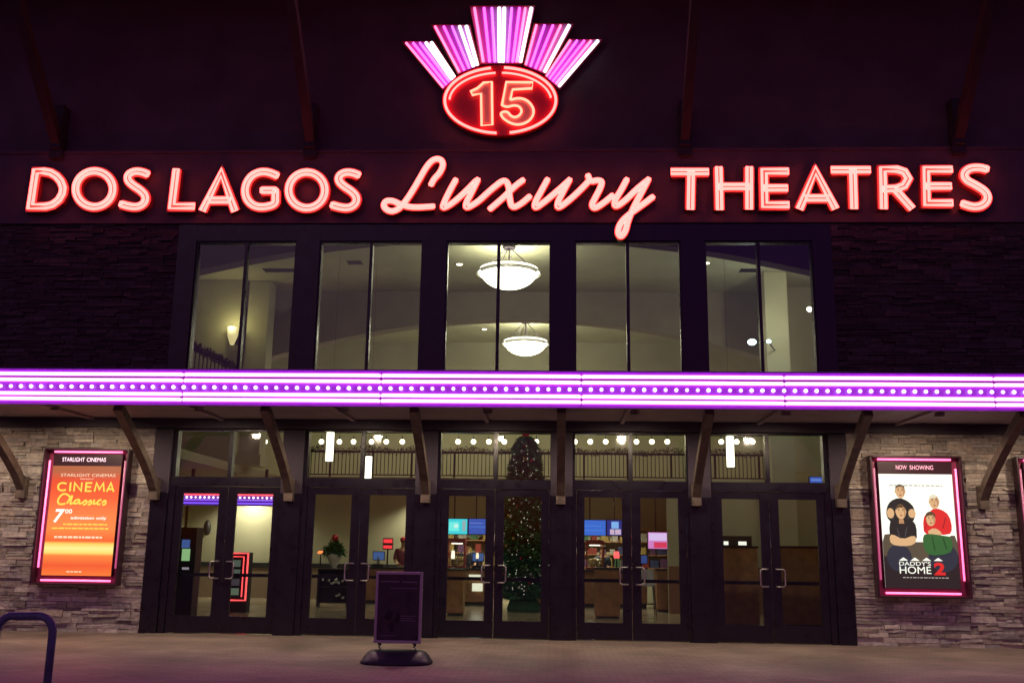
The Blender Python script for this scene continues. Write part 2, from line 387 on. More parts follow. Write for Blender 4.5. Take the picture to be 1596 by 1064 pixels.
obj('neon_rail', B(*[(-11.95,10.55,CF-.02,CF-.003,z-.012,z+.012) for z in (4.265, 3.935)]), 'dark', cp)
bm = bmesh.new(); ball(bm, (0,0,0), .031, 10)
bmesh.ops.translate(bm, verts=bm.verts, vec=WO[cp.name])
b0 = obj('light_bulb', bm, 'bulb', cp, smooth=True); me = b0.data; sp = .1725
xs = [-9.45+sp*i for i in range(100)]
for i, x in enumerate(xs):
    o = b0 if i == 0 else b0.copy()
    if i: C.objects.link(o); o.parent = cp
    o.location = Vector((x, CF-.05, 4.10))-WO[cp.name]
bm = bmesh.new(); x = -9.45-sp
while x > -11.9: ball(bm, (x,CF-.05,4.10), .036, 8); x -= sp
x = -9.45+sp*100
while x < 10.5: ball(bm, (x,CF-.05,4.10), .036, 8); x += sp
obj('light_bulb', bm, 'bulb', cp, smooth=True, kind='stuff')
for X in (-9.84, -7.36, -4.86, -2.36, .08, 2.50, 5.05, 7.52):
    bm = bmesh.new(); pts = []
    for k in range(7):
        t = k/6; y = -.10-1.85*t; z = 2.50+1.30*(t**.82); pts.append((y, z))
    top = offset(pts, .075); bot = offset(pts, -.075)
    rows = [[bm.verts.new(p) for p in ((X-.075,a[0],a[1]),(X+.075,a[0],a[1]),(X+.075,b2[0],b2[1]),(X-.075,b2[0],b2[1]))] for a, b2 in zip(top, bot)]
    for A, Bq in zip(rows, rows[1:]):
        for k in range(4): bm.faces.new((A[k], A[(k+1)%4], Bq[(k+1)%4], Bq[k]))
    bm.faces.new(rows[0]); bm.faces.new(rows[-1][::-1])
    box(bm, X-.085, X+.085, -.205, -.072, 2.35, 2.75)
    obj('bracket', bm, 'timber', cp, bevel=.008)
# recessed downlights under the canopy (they light stone and pavement)
for X in (-11.1, -8.6, -6.1, -3.6, -1.15, 1.3, 3.8, 6.3, 8.8):
    bm = bmesh.new(); lathe(bm, [(.075,.0),(.075,.062),(.08,.062),(.08,0),(.075,0)], X, -1.65, 3.787, 18)
    dl = obj('soffit_light', bm, 'soffit', cp)
    bm = bmesh.new(); lathe(bm, [(.05,0),(.05,.004)], X, -1.65, 3.843, 14); obj('lens', bm, 'soffitlight', dl)
    ld = bpy.data.lights.new('soffit_lamp', 'SPOT'); ld.energy = 185; ld.color = (1,.78,.56); ld.spot_size = R(156); ld.spot_blend = .65; ld.shadow_soft_size = .08
    lo = bpy.data.objects.new('soffit_lamp', ld); C.objects.link(lo); lo.parent = dl; lo.rotation_euler = (R(17), 0, 0); lo.location = Vector((X,-1.65,3.775))-WO[cp.name]

# ------------------------------------------------------------------ neon lettering
YW = -.10    # face of sign band
def Z2(zoom, x0, y0, pts, Y): return [px(x0+p[0]/zoom, y0+p[1]/zoom, Y) for p in pts]
def neon_stroke(par, bmc, bmt, pts, hw, closed, yf, r, single=False):
    ribbon(bmc, pts, hw, yf, YW-.004, closed)
    d = hw*.41
    L = [(x, yf-.028, z) for x, z in offset(pts, d, closed)]; Rr = [(x, yf-.028, z) for x, z in offset(pts, -d, closed)]
    if closed: tube(bmt, L, r, True); tube(bmt, Rr, r, True)
    else: tube(bmt, L+Rr[::-1], r, True)
def ell(cx, cy, rx, ry, n=36, a0=0, a1=360): return [(cx+rx*math.cos(R(a0+(a1-a0)*i/n)), cy+ry*math.sin(R(a0+(a1-a0)*i/n))) for i in range(n)]
def letter(par, zoom, x0, y0, strokes, hw=.102, r=.031, lname=None):
    bc, bt = bmesh.new(), bmesh.new()
    yf = YW-.13
    for k, (pts, closed, sm) in enumerate(strokes):
        P = Z2(zoom, x0, y0, pts, yf)
        if sm: P = smoothpath(P, closed, 2)
        neon_stroke(par, bc, bt, P, hw, closed, yf-k*.003, r)
    l = obj('letter', bc, 'glowface', par, label=lname)
    l.data.materials.append(M['lettercan'])
    for p in l.data.polygons:
        if abs(p.normal.y) < .9: p.material_index = 1
    obj('neon_tube', bt, 'neonred', l, smooth=True)
def word(name, label, x, y, letters, zoom, x0, y0, **k):
    X, Zz = px(x, y, YW)
    t = thing(name, (X, YW, Zz), label, 'sign')
    for ln, st in letters: letter(t, zoom, x0, y0, st, lname='neon letter '+ln, **k)
    return t
D_ = [([(150,127),(190,127),(236,147),(263,188),(262,218),(242,250),(195,273),(128,273)], True, False)]
dcurve = [(150,127),(185,127),(212,132),(236,147),(254,168),(264,195),(260,220),(245,246),(220,265),(192,272),(128,273)]
S1 = [(616,140),(590,129),(560,126),(534,138),(529,160),(548,182),(585,205),(607,230),(602,258),(575,275),(540,273),(502,262)]
S2 = [(x+874, y+4) for x, y in S1]
word('neon_word_sign', 'red neon words DOS LAGOS in capital letters left of the script word', 300, 340, [
 ('D', [(dcurve, True, False)]), ('O', [(ell(393,200,77,74), True, False)]), ('S', [(S1, False, True)]),
 ('L', [([(733,118),(714,272),(808,272)], False, False)]),
 ('A', [([(840,291),(919,132),(975,291)], False, False), ([(866,247),(958,247)], False, False)]),
 ('G', [([(1152,146),(1115,130),(1080,128),(1040,146),(1016,190),(1020,238),(1050,270),(1092,277),(1143,264),(1143,235),(1143,206),(1143,206),(1120,206),(1085,206)], False, True)]),
 ('O', [(ell(1273,205,75,74), True, False)]), ('S', [(S2, False, True)])], 2.66, 0, 220)
E1 = lambda x, y, w: [([(x+w,y+18),(x,y+18),(x+3,y+158),(x+w+2,y+158)], False, False), ([(x,y+88),(x+w-4,y+88)], False, False)]
word('neon_word_sign', 'red neon word THEATRES in capital letters right of the script word', 1300, 340, [
 ('T', [([(122,130),(279,130)], False, False), ([(206,130),(203,287)], False, False)]),
 ('H', [([(321,110),(325,288)], False, False), ([(448,110),(448,286)], False, False), ([(322,192),(448,192)], False, False)]),
 ('E', E1(510,110,102)),
 ('A', [([(658,285),(725,124),(808,284)], False, False), ([(682,240),(780,240)], False, False)]),
 ('T', [([(790,122),(953,122)], False, False), ([(880,122),(885,284)], False, False)]),
 ('R', [([(1009,284),(1005,120),(1065,120),(1095,130),(1112,158),(1095,188),(1062,200),(1006,202)], False, False), ([(1055,202),(1128,284)], False, False)]),
 ('E', E1(1186,102,108)),
 ('S', [([(1442,120),(1405,111),(1365,115),(1342,138),(1352,165),(1395,186),(1435,212),(1446,242),(1425,270),(1385,278),(1335,262)], False, True)])], 2.678, 1000, 220)
word('neon_script_sign', 'red neon word Luxury in flowing script between the two capital words', 800, 372, [
 ('L', [([(356,222),(372,190),(402,160),(420,118),(405,90),(368,92),(335,128),(300,190),(262,255),(228,305),(195,342),(155,354),(120,330),(128,300),(165,296),(215,322),(275,333),(372,326)], False, True)]),
 ('u', [([(482,192),(452,245),(425,300),(412,338),(455,318),(520,262),(585,195)], False, True), ([(592,190),(555,265),(530,312),(532,338),(590,305),(650,248),(705,204)], False, True)]),
 ('x', [([(700,206),(728,196),(745,225),(748,290),(760,335),(800,318),(850,275)], False, True), ([(818,194),(775,225),(715,285),(648,342)], False, True)]),
 ('u', [([(938,190),(905,250),(872,310),(874,338),(920,305),(985,250),(1045,196)], False, True), ([(1048,190),(1010,260),(985,310),(988,338),(1040,300),(1100,245),(1142,200)], False, True)]),
 ('r', [([(1136,170),(1150,205),(1180,196),(1208,200),(1202,230),(1170,290),(1155,318),(1168,340),(1215,310),(1262,270)], False, True)]),
 ('y', [([(1332,190),(1300,250),(1268,300),(1272,332),(1320,300),(1380,240),(1432,198)], False, True), ([(1440,188),(1405,255),(1365,330),(1335,400),(1325,450),(1300,482),(1283,455),(1300,405),(1350,360),(1420,310),(1462,278)], False, True)])],
 3.192, 560, 220, hw=.070, r=.026)

# emblem with fan panels and the oval 15
EX, EZ = px(780, 210, 0)
em = thing('neon_emblem_sign', (EX, 0, EZ), 'neon emblem of five fanned magenta and white panels above a red oval reading 15', 'sign')
zp = lambda pts, Y=-.12: Z2(4.433, 600, 0, pts, Y)
fans = [([(122,290),(336,290),(492,535),(402,622)], 'w'), ([(322,176),(586,176),(655,455),(508,515)], 'w'), ([(585,46),(1036,46),(948,442),(662,442)], 'c'),
        ([(1032,168),(1302,168),(1112,515),(962,455)], 'e'), ([(1272,275),(1502,275),(1205,615),(1106,532)], 'e')]
sets = {'w': ((.07,'neonpink',.024),(.30,'neonmag',.024),(.52,'neonvio',.022),(.72,'neonwhite',.03),(.90,'neonwhite',.034)),
        'c': ((.07,'neonpink',.026),(.22,'neonmag',.026),(.34,'neonvio',.024),(.455,'neonwhite',.034),(.535,'neonwhite',.034),(.65,'neonvio',.024),(.77,'neonmag',.026),(.86,'neonpink',.024),(.955,'neonwhite',.034)),
        'e': ((.07,'neonpink',.024),(.28,'neonvio',.024),(.50,'neonmag',.024),(.70,'neonpink',.024),(.92,'neonwhite',.034))}
for q, k in fans:
    P = zp(q); bm = bmesh.new(); prism(bm, P, -.12, -.01)
    pn = obj('fan_panel', bm, 'fanpanel', em)
    bm = bmesh.new()
    box_edges = [(P[i][0], -.125, P[i][1]) for i in range(4)]
    tube(bm, box_edges, .018, True, 6); obj('trim', bm, 'lettercan', pn)
    for t, mname, r in sets[k]:
        a = (P[0][0]*(1-t)+P[1][0]*t, P[0][1]*(1-t)+P[1][1]*t); b_ = (P[3][0]*(1-t)+P[2][0]*t, P[3][1]*(1-t)+P[2][1]*t)
        a = (a[0]*.96+b_[0]*.04, a[1]*.96+b_[1]*.04); b_ = (a[0]*.02+b_[0]*.98, a[1]*.02+b_[1]*.98)
        obj('neon_tube', T([(a[0],-.155,a[1]),(b_[0],-.155,b_[1])], r, seg=8), mname, pn, smooth=True)
bm = bmesh.new(); prism(bm, zp(ell(797,694,402,244,56), -.16), -.16, -.01); ov = obj('oval_panel', bm, 'oval', em)
def ovt(pts, r, m, closed=True, Y=-.20, par=ov):
    return obj('neon_tube', T([(x, Y, z) for x, z in zp(pts, Y)], r, closed), m, par, smooth=True)
ovt(ell(797,694,384,226,30,-86,86), .026, 'neonred', False); ovt(ell(797,694,384,226,30,94,266), .026, 'neonred', False)
ovt(ell(797,700,352,196,24,-176,-92), .020, 'neonred', False); ovt(ell(797,700,352,196,24,-88,-4), .020, 'neonred', False)
one = [(592,632),(640,610),(682,572),(738,566),(742,862),(668,868),(664,648),(605,658)]
five = [(838,568),(1022,570),(1016,612),(882,620),(866,690),(930,676),(990,696),(1034,760),(1012,825),(950,862),(880,860),(812,818),(796,778),(845,768),(872,806),(912,812),(950,775),(930,735),(886,728),(845,742),(808,728)]
one_c = [(600,645),(650,628),(698,600),(703,640),(704,850)]
five_c = [(1005,590),(862,594),(838,706),(900,702),(960,712),(992,765),(970,815),(910,836),(850,818),(818,784)]
for pl_ in (one_c, five_c):
    bm = bmesh.new(); ribbon(bm, zp(pl_, -.19), .072, -.19, -.163); obj('digit', bm, 'digitface', ov)
for poly in (one, five):
    obj('neon_tube', T([(x, -.215, z) for x, z in (zp(one,-.215) if poly is one else smoothpath(zp(five,-.215)[:5], False, 0)+smoothpath(zp(five,-.215)[4:], False, 2)[1:])], .024, True), 'neonpeach', ov, smooth=True)

# ------------------------------------------------------------------ poster cases
def posterramp():
    m = bpy.data.materials.new('orange backlit film'); m.use_nodes = True; n = m.node_tree.nodes; l = m.node_tree.links
    b = n['Principled BSDF']; tc = n.new('ShaderNodeTexCoord'); sp_ = n.new('ShaderNodeSeparateXYZ'); l.new(tc.outputs['Generated'], sp_.inputs[0])
    cr = n.new('ShaderNodeValToRGB'); l.new(sp_.outputs[2], cr.inputs[0]); e = cr.color_ramp.elements
    e[0].position = 0; e[0].color = (1,.20,.03,1); e[1].position = 1; e[1].color = (.42,.10,.03,1)
    for p_, c_ in ((.09,(.9,.10,.02)),(.18,(1,.24,.04)),(.205,(1,.74,.16)),(.245,(1,.90,.30)),(.285,(1,.66,.12)),(.31,(.95,.13,.02)),(.42,(1,.25,.05)),(.55,(1,.22,.05)),(.70,(.95,.11,.02)),(.86,(.85,.07,.015)),(.95,(.45,.10,.03))):
        q = e.new(p_); q.color = (*c_, 1)
    l.new(cr.outputs[0], b.inputs['Emission Color']); b.inputs['Emission Strength'].default_value = 1.0; b.inputs['Base Color'].default_value = (.05,.05,.05,1)
    return m
def fl(name, col, s=1.0): return emis(name, col, s, base=(.03,.03,.03))
PM = dict(orange=posterramp(), yellow=fl('yellow print', (1,.78,.10), 1.0), cream=fl('cream print', (1,.80,.55), 1.0), white=fl('white print', (1,1,.86), 1.15), black=fl('black print', (.012,.012,.012), 1),
          dgrey=fl('dark grey print', (.018,.011,.012), 1), skinp=fl('skin print', (.75,.45,.22), 1), redp=fl('red print', (.75,.02,.02), 1), greenp=fl('green print', (.03,.13,.03), 1), grey=fl('grey print', (.45,.42,.36), 1),
          skinsh=fl('shaded skin print', (.50,.26,.12), 1), lip=fl('lip print', (.35,.08,.05), 1), fold=fl('fold print', (.06,.06,.065), 1), redsh=fl('dark red print', (.38,.01,.012), 1), greensh=fl('dark green print', (.012,.06,.014), 1), jean=fl('denim print', (.022,.027,.045), 1), hairp=fl('brown print', (.10,.05,.02), 1), hairw=fl('silver print', (.85,.78,.6), 1), couch=fl('tan print', (.10,.075,.045), 1), dark=fl('dark film', (.02,.03,.02), 1),
          blond=fl('pale band print', (.9,.85,.55),1))
def case(x0, label, header, hm, near):
    x1 = x0+1.60; z0, z1 = .82, 3.27; yb = -.085; yf = -.27
    t = thing('poster_case', ((x0+x1)/2, yb, z0), label, 'poster case', 'lit poster cases on the stone walls')
    w = .035
    def loop(bm, a0, a1, c0, c1, ya, yb_, th):
        box(bm, a0, a0+th, ya, yb_, c0, c1); box(bm, a1-th, a1, ya, yb_, c0, c1); box(bm, a0+th, a1-th, ya, yb_, c1-th, c1); box(bm, a0+th, a1-th, ya, yb_, c0, c0+th)
    bm = bmesh.new(); loop(bm, x0, x1, z0, z1, yf, yb, w); obj('frame', bm, 'casebody', t, bevel=.006)
    obj('back_panel', B((x0+w,x1-w,yb-.02,yb-.002,z0+w,z1-w)), 'casein', t)
    sx0, sx1, sz0, sz1 = x0+.15, x1-.15, .985, 2.95
    bm = B((sx0,sx1,yb-.095,yb-.021,sz0-.01,3.17)); obj('light_box', bm, 'casebody', t, bevel=.005)
    ty = yb-.10
    for nm, pts in (('t', [(x0+.16,ty,3.208),(x1-.16,ty,3.208)]), ('b', [(x0+.16,ty,.90),(x1-.16,ty,.90)]), ('l', [(x0+.088,ty,1.12),(x0+.088,ty,3.05)]), ('r', [(x1-.088,ty,1.12),(x1-.088,ty,3.05)])):
        obj('neon_tube', T(pts, .018), 'casedim' if nm == ('r' if near > 0 else 'l') else 'casepink', t, smooth=True)
    y = yb-.098
    h = header
    for txt, a, b_ in h:
        obj('header_lettering', textbm(txt, a, b_, 3.03, 3.105, y-.001), hm, t)
    return t, (sx0+.01, sx1-.01, sz0, sz1, y)
def flat(par, name, pts, y, m):
    bm = bmesh.new(); vs_ = [bm.verts.new((x, y, z)) for x, z in pts]; f = bm.faces.new(vs_)
    bm.normal_update()
    if f.normal.y > 0: bmesh.ops.reverse_faces(bm, faces=[f])
    bmesh.ops.triangulate(bm, faces=bm.faces)
    return obj(name, bm, PM[m], par)
# left poster
t, (a, b_, z0, z1, y) = case(-9.44, 'magenta edged case holding the glowing orange CINEMA Classics poster left of the doors', [('STARLIGHT', -9.12, -8.70), ('CINEMAS', -8.66, -8.30)], 'header', 1)
po = obj('poster', B((a, b_, y-.004, y-.0005, z0, z1)), PM['orange'], t); W_, H_ = b_-a, z1-z0
def u(x, z): return a+x*W_, z0+z*H_
def ptxt(s, x0, x1, za, zb, m, bold=0, shear=0, dy=.008):
    X0, Za = u(x0, za); X1, Zb = u(x1, zb); obj('lettering', textbm(s, X0, X1, Za, Zb, y-dy, bold, shear=shear), PM[m], po)
ptxt('STARLIGHT CINEMAS', .13, .93, .90, .928, 'cream')
ptxt('PRESENT', .42, .62, .872, .885, 'cream')
def strokes(sets, hw, m, dy=.010):
    for st_ in sets:
        bm = bmesh.new()
        for k_, (pts_, sm_) in enumerate(st_):
            P = [u(*p) for p in pts_]; P = smoothpath(P, False, 2) if sm_ else P; ribbon(bm, P, hw, y-dy-k_*.0004, y-.0045-k_*.0001)
        obj('lettering', bm, PM[m], po)
zt, zb_ = .843, .768
strokes([[([(.225,zt-.010),(.17,zt),(.115,zt-.012),(.105,.805),(.115,zb_+.012),(.17,zb_),(.225,zb_+.010)], True)], [([(.285,zt+.004),(.285,zb_-.004)], False)],
 [([(.345,zb_-.004),(.345,zt),(.45,zb_),(.45,zt+.004)], False)], [([(.60,zt),(.515,zt),(.515,zb_),(.60,zb_)], False), ([(.515,.806),(.59,.806)], False)],
 [([(.645,zb_-.004),(.665,zt),(.715,.785),(.765,zt),(.785,zb_-.004)], False)], [([(.825,zb_-.004),(.875,zt+.002),(.925,zb_-.004)], False), ([(.84,.788),(.91,.788)], False)]], .0155, 'yellow')
# script word
sc = [[(.30,.705),(.27,.73),(.20,.745),(.14,.71),(.12,.665),(.16,.64),(.24,.65)],[(.26,.65),(.34,.745),(.30,.64),(.36,.66)],[(.43,.69),(.37,.68),(.37,.645),(.43,.66),(.44,.69),(.44,.645),(.49,.66)],
      [(.49,.66),(.54,.69),(.55,.65),(.50,.64)],[(.57,.66),(.61,.69),(.62,.65),(.57,.64)],[(.66,.69),(.64,.645),(.70,.66)],[(.76,.69),(.71,.68),(.70,.645),(.75,.65)],[(.77,.66),(.82,.69),(.83,.65),(.78,.64)]]
bm = bmesh.new()
for s_ in sc:
    P = [u(*p) for p in s_]; P = smoothpath(P, False, 2); ribbon(bm, P, .016, y-.010, y-.006)
bmesh.ops.translate(bm, verts=bm.verts, vec=(0,0,-.0)); obj('lettering', bm, PM['yellow'], po)
ptxt('7', .09, .25, .475, .60, 'white', .03, .2); ptxt('00', .25, .35, .56, .60, 'white', .02)
ptxt('admission only', .34, .86, .50, .535, 'white', .02)
def scribble(x0, x1, zc, h, m, seed):
    rr = random.Random(seed); bm = bmesh.new(); x = x0
    while x < x1-.01:
        w = rr.uniform(.03,.085); w = min(w, x1-x); X0, Za = u(x, zc-h/2); X1, Zb = u(x+w, zc+h/2)
        box(bm, X0, X1, y-.008, y-.0045, Za, Zb); x += w+.015
    obj('fine_print', bm, PM[m], po)
scribble(.24, .88, .462, .012, 'yellow', 1); scribble(.08, .9, .425, .012, 'yellow', 2); scribble(.13, .82, .345, .018, 'cream', 3); scribble(.36, .58, .035, .010, 'cream', 4)
# right poster
t, (a, b_, z0, z1, y) = case(5.555, 'magenta edged case holding a white comedy film poster with four seated people', [('NOW', 6.03, 6.22), ('SHOWING', 6.27, 6.68)], 'headerpink', -1)
po = obj('poster', B((a, b_, y-.004, y-.0005, z0, z1)), PM['white'], t); W_, H_ = b_-a, z1-z0
def blob(x, z, rx, rz, m, k, nm='printed_figure', n=16):
    flat(po, nm, [u(x+rx*math.cos(2*math.pi*i/n), z+rz*math.sin(2*math.pi*i/n)) for i in range(n)], y-.005-k*.0006, m)
def pol(pts, m, k, nm='printed_figure', sm=1):
    flat(po, nm, [u(*p) for p in smoothpath(pts, True, sm)], y-.005-k*.0006, m)
ptxt_y = y
scr = [(.16,.895,.03),(.20,.895,.05)]
bm = bmesh.new(); rr = random.Random(5); x = .14
while x < .84:
    w = rr.uniform(.02,.06); X0, Za = u(x, .892); X1, Zb = u(x+w, .902); box(bm, X0, X1, y-.008, y-.0045, Za, Zb); x += w+.015
obj('fine_print', bm, PM['grey'], po)
pol([(.0,.0),(1,.0),(1,.32),(.9,.36),(.6,.33),(.3,.36),(.0,.34)], 'dgrey', 0, 'printed_background', 0)
pol([(.0,.22),(.0,.46),(.12,.47),(.2,.40),(.85,.40),(.9,.46),(1,.46),(1,.22)], 'couch', 1, 'printed_background')
blob(.21,.26,.17,.12,'jean',2); blob(.80,.27,.20,.13,'jean',2)
pol([(.08,.70),(.14,.76),(.26,.79),(.38,.76),(.46,.70),(.46,.60),(.36,.55),(.14,.56),(.07,.62)], 'black', 3)
blob(.28,.845,.065,.062,'skinp',4); pol([(.215,.855),(.22,.895),(.28,.912),(.34,.895),(.345,.855),(.32,.885),(.24,.885)], 'hairp', 5)
blob(.13,.65,.05,.045,'skinp',5); blob(.42,.65,.05,.04,'skinp',5)
pol([(.10,.56),(.16,.60),(.28,.61),(.42,.59),(.47,.54),(.46,.40),(.10,.40)], 'black', 6)
blob(.27,.665,.07,.066,'skinp',7); pol([(.205,.675),(.21,.71),(.27,.735),(.33,.71),(.335,.675),(.31,.70),(.23,.70)], 'hairp', 8)
pol([(.09,.44),(.13,.47),(.27,.42),(.42,.46),(.46,.43),(.42,.375),(.27,.36),(.11,.375)], 'skinp', 9)
pol([(.62,.62),(.70,.70),(.82,.69),(.92,.64),(.95,.52),(.90,.46),(.62,.48)], 'redp', 10)
blob(.73,.755,.068,.064,'skinp',11); pol([(.66,.765),(.66,.80),(.72,.825),(.79,.805),(.80,.765),(.77,.79),(.69,.79)], 'hairw', 12)
pol([(.56,.46),(.56,.60),(.62,.66),(.74,.62),(.80,.52),(.78,.44)], 'redp', 13)
blob(.665,.60,.062,.06,'skinp',14); pol([(.60,.61),(.60,.65),(.665,.675),(.73,.65),(.73,.61),(.70,.635),(.63,.635)], 'hairp', 15)
pol([(.60,.49),(.70,.53),(.80,.49),(.78,.46),(.66,.455)], 'skinp', 16)
pol([(.54,.46),(.62,.475),(.80,.46),(.92,.45),(.94,.36),(.88,.30),(.62,.28),(.54,.34)], 'greenp', 17)
for hx_, hz_, sc_ in ((.28,.845,1),(.27,.665,1.05),(.73,.755,1),(.665,.60,.95)):
    pol([(hx_-.028*sc_,hz_-.062*sc_),(hx_+.028*sc_,hz_-.062*sc_),(hx_+.035*sc_,hz_-.10*sc_),(hx_-.035*sc_,hz_-.10*sc_)], 'skinsh', 2.9 if sc_ != 1.05 else 6.5, 'printed_neck', 0)
    for e_ in (-1, 1):
        blob(hx_+e_*.026*sc_, hz_+.010*sc_, .009, .005, 'hairp', 18, 'printed_eye', 8); blob(hx_+e_*.062*sc_, hz_, .012, .016, 'skinsh', 3.2 if sc_ != 1.05 else 6.6, 'printed_ear', 8)
        pol([(hx_+e_*.014*sc_,hz_+.020),(hx_+e_*.040*sc_,hz_+.022),(hx_+e_*.038*sc_,hz_+.027),(hx_+e_*.016*sc_,hz_+.026)], 'hairp', 18, 'printed_brow', 0)
    pol([(hx_-.004,hz_+.008),(hx_+.008,hz_-.014),(hx_-.008,hz_-.014)], 'skinsh', 18, 'printed_nose', 0)
    pol([(hx_-.022,hz_-.028),(hx_+.022,hz_-.028),(hx_+.010,hz_-.038),(hx_-.010,hz_-.038)], 'lip', 18, 'printed_mouth', 0)
    pol([(hx_+.02*sc_,hz_+.05*sc_),(hx_+.055*sc_,hz_+.03*sc_),(hx_+.06*sc_,hz_-.02*sc_),(hx_+.03*sc_,hz_-.055*sc_),(hx_+.042*sc_,hz_)], 'skinsh', 17.5, 'printed_cheek')
for q_ in ([(.12,.69),(.13,.69),(.17,.60),(.155,.60)], [(.40,.68),(.41,.68),(.37,.60),(.36,.61)], [(.20,.52),(.21,.52),(.24,.44),(.22,.44)], [(.33,.53),(.345,.53),(.31,.44),(.30,.45)]): pol(q_, 'fold', 9.5 if q_[0][1] < .6 else 3.5, 'printed_fold', 0)
for q_ in ([(.86,.62),(.875,.62),(.83,.52),(.815,.53)], [(.60,.60),(.61,.60),(.59,.50),(.58,.51)]): pol(q_, 'redsh', 13.8, 'printed_fold', 0)
for q_ in ([(.66,.45),(.675,.45),(.70,.33),(.68,.33)], [(.80,.44),(.82,.44),(.86,.34),(.84,.34)]): pol(q_, 'greensh', 17.8, 'printed_fold', 0)
dx = 20*.0006
def ptxt2(s, x0, x1, za, zb, m, bold=0):
    X0, Za = u(x0, za); X1, Zb = u(x1, zb); obj('lettering', textbm(s, X0, X1, Za, Zb, y-.018, bold), PM[m], po)
for i in range(4): pol([(.20+.155*i,.238),(.26+.155*i,.265),(.32+.155*i,.238)], 'white', 19, 'printed_roofline', 0)
ptxt2("DADDY'S", .20, .62, .195, .23, 'white'); ptxt2('HOME', .20, .62, .125, .188, 'white'); ptxt2('2', .66, .81, .115, .225, 'redp', .04)
bm = bmesh.new(); rr = random.Random(9); x = .24
while x < .84:
    w = rr.uniform(.02,.05); X0, Za = u(x, .088); X1, Zb = u(x+w, .096); box(bm, X0, X1, y-.008, y-.0052, Za, Zb); x += w+.015
obj('fine_print', bm, PM['grey'], po)
t, (a, b_, z0, z1, y) = case(8.10, 'magenta edged case with a dark poster, cut off by the right edge of the photo', [('NOW', 8.58, 8.77), ('SHOWING', 8.82, 9.23)], 'headerpink', -1)
po = obj('poster', B((a, b_, y-.004, y-.0005, z0, z1)), PM['dark'], t); W_, H_ = b_-a, z1-z0
pol([(.0,.35),(.05,.5),(.15,.52),(.3,.4),(.3,.2),(.0,.1)], 'redp', 1, 'printed_shape'); blob(.18,.55,.1,.08,'yellow',2,'printed_shape')
pol([(.3,.3),(.5,.7),(.7,.7),(.9,.3)], 'greenp', 1, 'printed_shape')

# ------------------------------------------------------------------ sandwich sign and rack
bx, by = -2.17, -4.05
t = thing('pavement_sign', (bx, by, 0), 'unlit framed poster stand on a rounded weighted base in front of the doors', 'sign stand')
bm = bmesh.new(); prof = []
# rounded base: swept lozenge
n = 28; rings = []
for (s, z) in ((1.0,.0),(1.03,.02),(.97,.055),(.80,.10),(.55,.15),(.30,.175)):
    ring = []
    for k in range(n):
        a_ = 2*math.pi*k/n; ca, sa = math.cos(a_), math.sin(a_)
        ex = .48*(abs(ca)**.7)*(1 if ca > 0 else -1)*(s if s > .9 else .62+.38*s); ey = .34*(abs(sa)**.7)*(1 if sa > 0 else -1)*s
        ring.append(bm.verts.new((bx+ex, by+ey, z)))
    rings.append(ring)
for A, Bq in zip(rings, rings[1:]):
    for k in range(n): bm.faces.new((A[k], A[(k+1)%n], Bq[(k+1)%n], Bq[k]))
bm.faces.new(rings[0][::-1]); bm.faces.new(rings[-1])
obj('base', bm, 'rubber', t, smooth=True)
for s in (-1, 1):
    bm = bmesh.new(); pts = [(bx+s*.24+.016*math.cos(k*.9), by+.016*math.sin(k*.9), .14+.007*k) for k in range(20)]
    tube(bm, pts, .007, False, 6); box(bm, bx+s*.24-.022, bx+s*.24+.022, by-.02, by+.02, .13, .16); box(bm, bx+s*.24-.022, bx+s*.24+.022, by-.02, by+.02, .235, .262)
    obj('spring', bm, 'dark', t)
fx0, fx1, fz0, fz1 = bx-.325, bx+.325, .262, 1.215
fr = obj('frame', B((fx0,fx0+.038,by-.03,by+.03,fz0,fz1),(fx1-.038,fx1,by-.03,by+.03,fz0,fz1),(fx0+.038,fx1-.038,by-.03,by+.03,fz1-.038,fz1),(fx0+.038,fx1-.038,by-.03,by+.03,fz0,fz0+.038)), 'alu', t, bevel=.006)
pm = mat('dark poster print', (.045,.042,.045), .3, var=.35, vscale=5)
ps = obj('poster', B((fx0+.038,fx1-.038,by-.018,by+.018,fz0+.038,fz1-.038)), pm, t)
gp = mat('faint grey print', (.24,.22,.24), .4)
obj('printed_text', B((fx0+.06,fx0+.33,by-.0205,by-.0185,1.075,1.09),(fx0+.36,fx0+.58,by-.0205,by-.0185,1.07,1.085),(fx0+.2,fx0+.58,by-.0205,by-.0185,.99,.999),(fx0+.36,fx0+.58,by-.0205,by-.0185,.62,.628),(fx0+.36,fx0+.54,by-.0205,by-.0185,.59,.598),(fx0+.36,fx0+.57,by-.0205,by-.0185,.56,.568),(fx0+.08,fx0+.3,by-.0205,by-.0185,.36,.366)), gp, ps)
bm = bmesh.new()
for q in ([(.12,.6),(.2,.72),(.26,.66),(.22,.56)], [(.27,.55),(.33,.70),(.36,.60),(.31,.5)], [(.2,.5),(.26,.56),(.27,.42),(.22,.4)]):
    prism(bm, [(fx0+x_, z_) for x_, z_ in q], by-.0205, by-.0185)
obj('printed_shape', bm, mat('black ink', (.008,.007,.012), .4), ps)
ry = -8.6; k_ = (ry-CY)
rx1, rz1 = px(85, 958, ry); rx0 = px(-2, 958, ry)[0]
pts = [(rx0,ry,0),(rx0,ry,rz1-.16)]; rc = .15
for i in range(1, 6): a_ = math.pi-math.pi/2*i/6; pts.append((rx0+rc+rc*math.cos(a_), ry, rz1-.16+rc*math.sin(a_)))
for i in range(0, 7): a_ = math.pi/2-math.pi/2*i/6; pts.append((rx1-rc+rc*math.cos(a_), ry, rz1-.16+rc*math.sin(a_)))
pts.append((rx1, ry, 0))
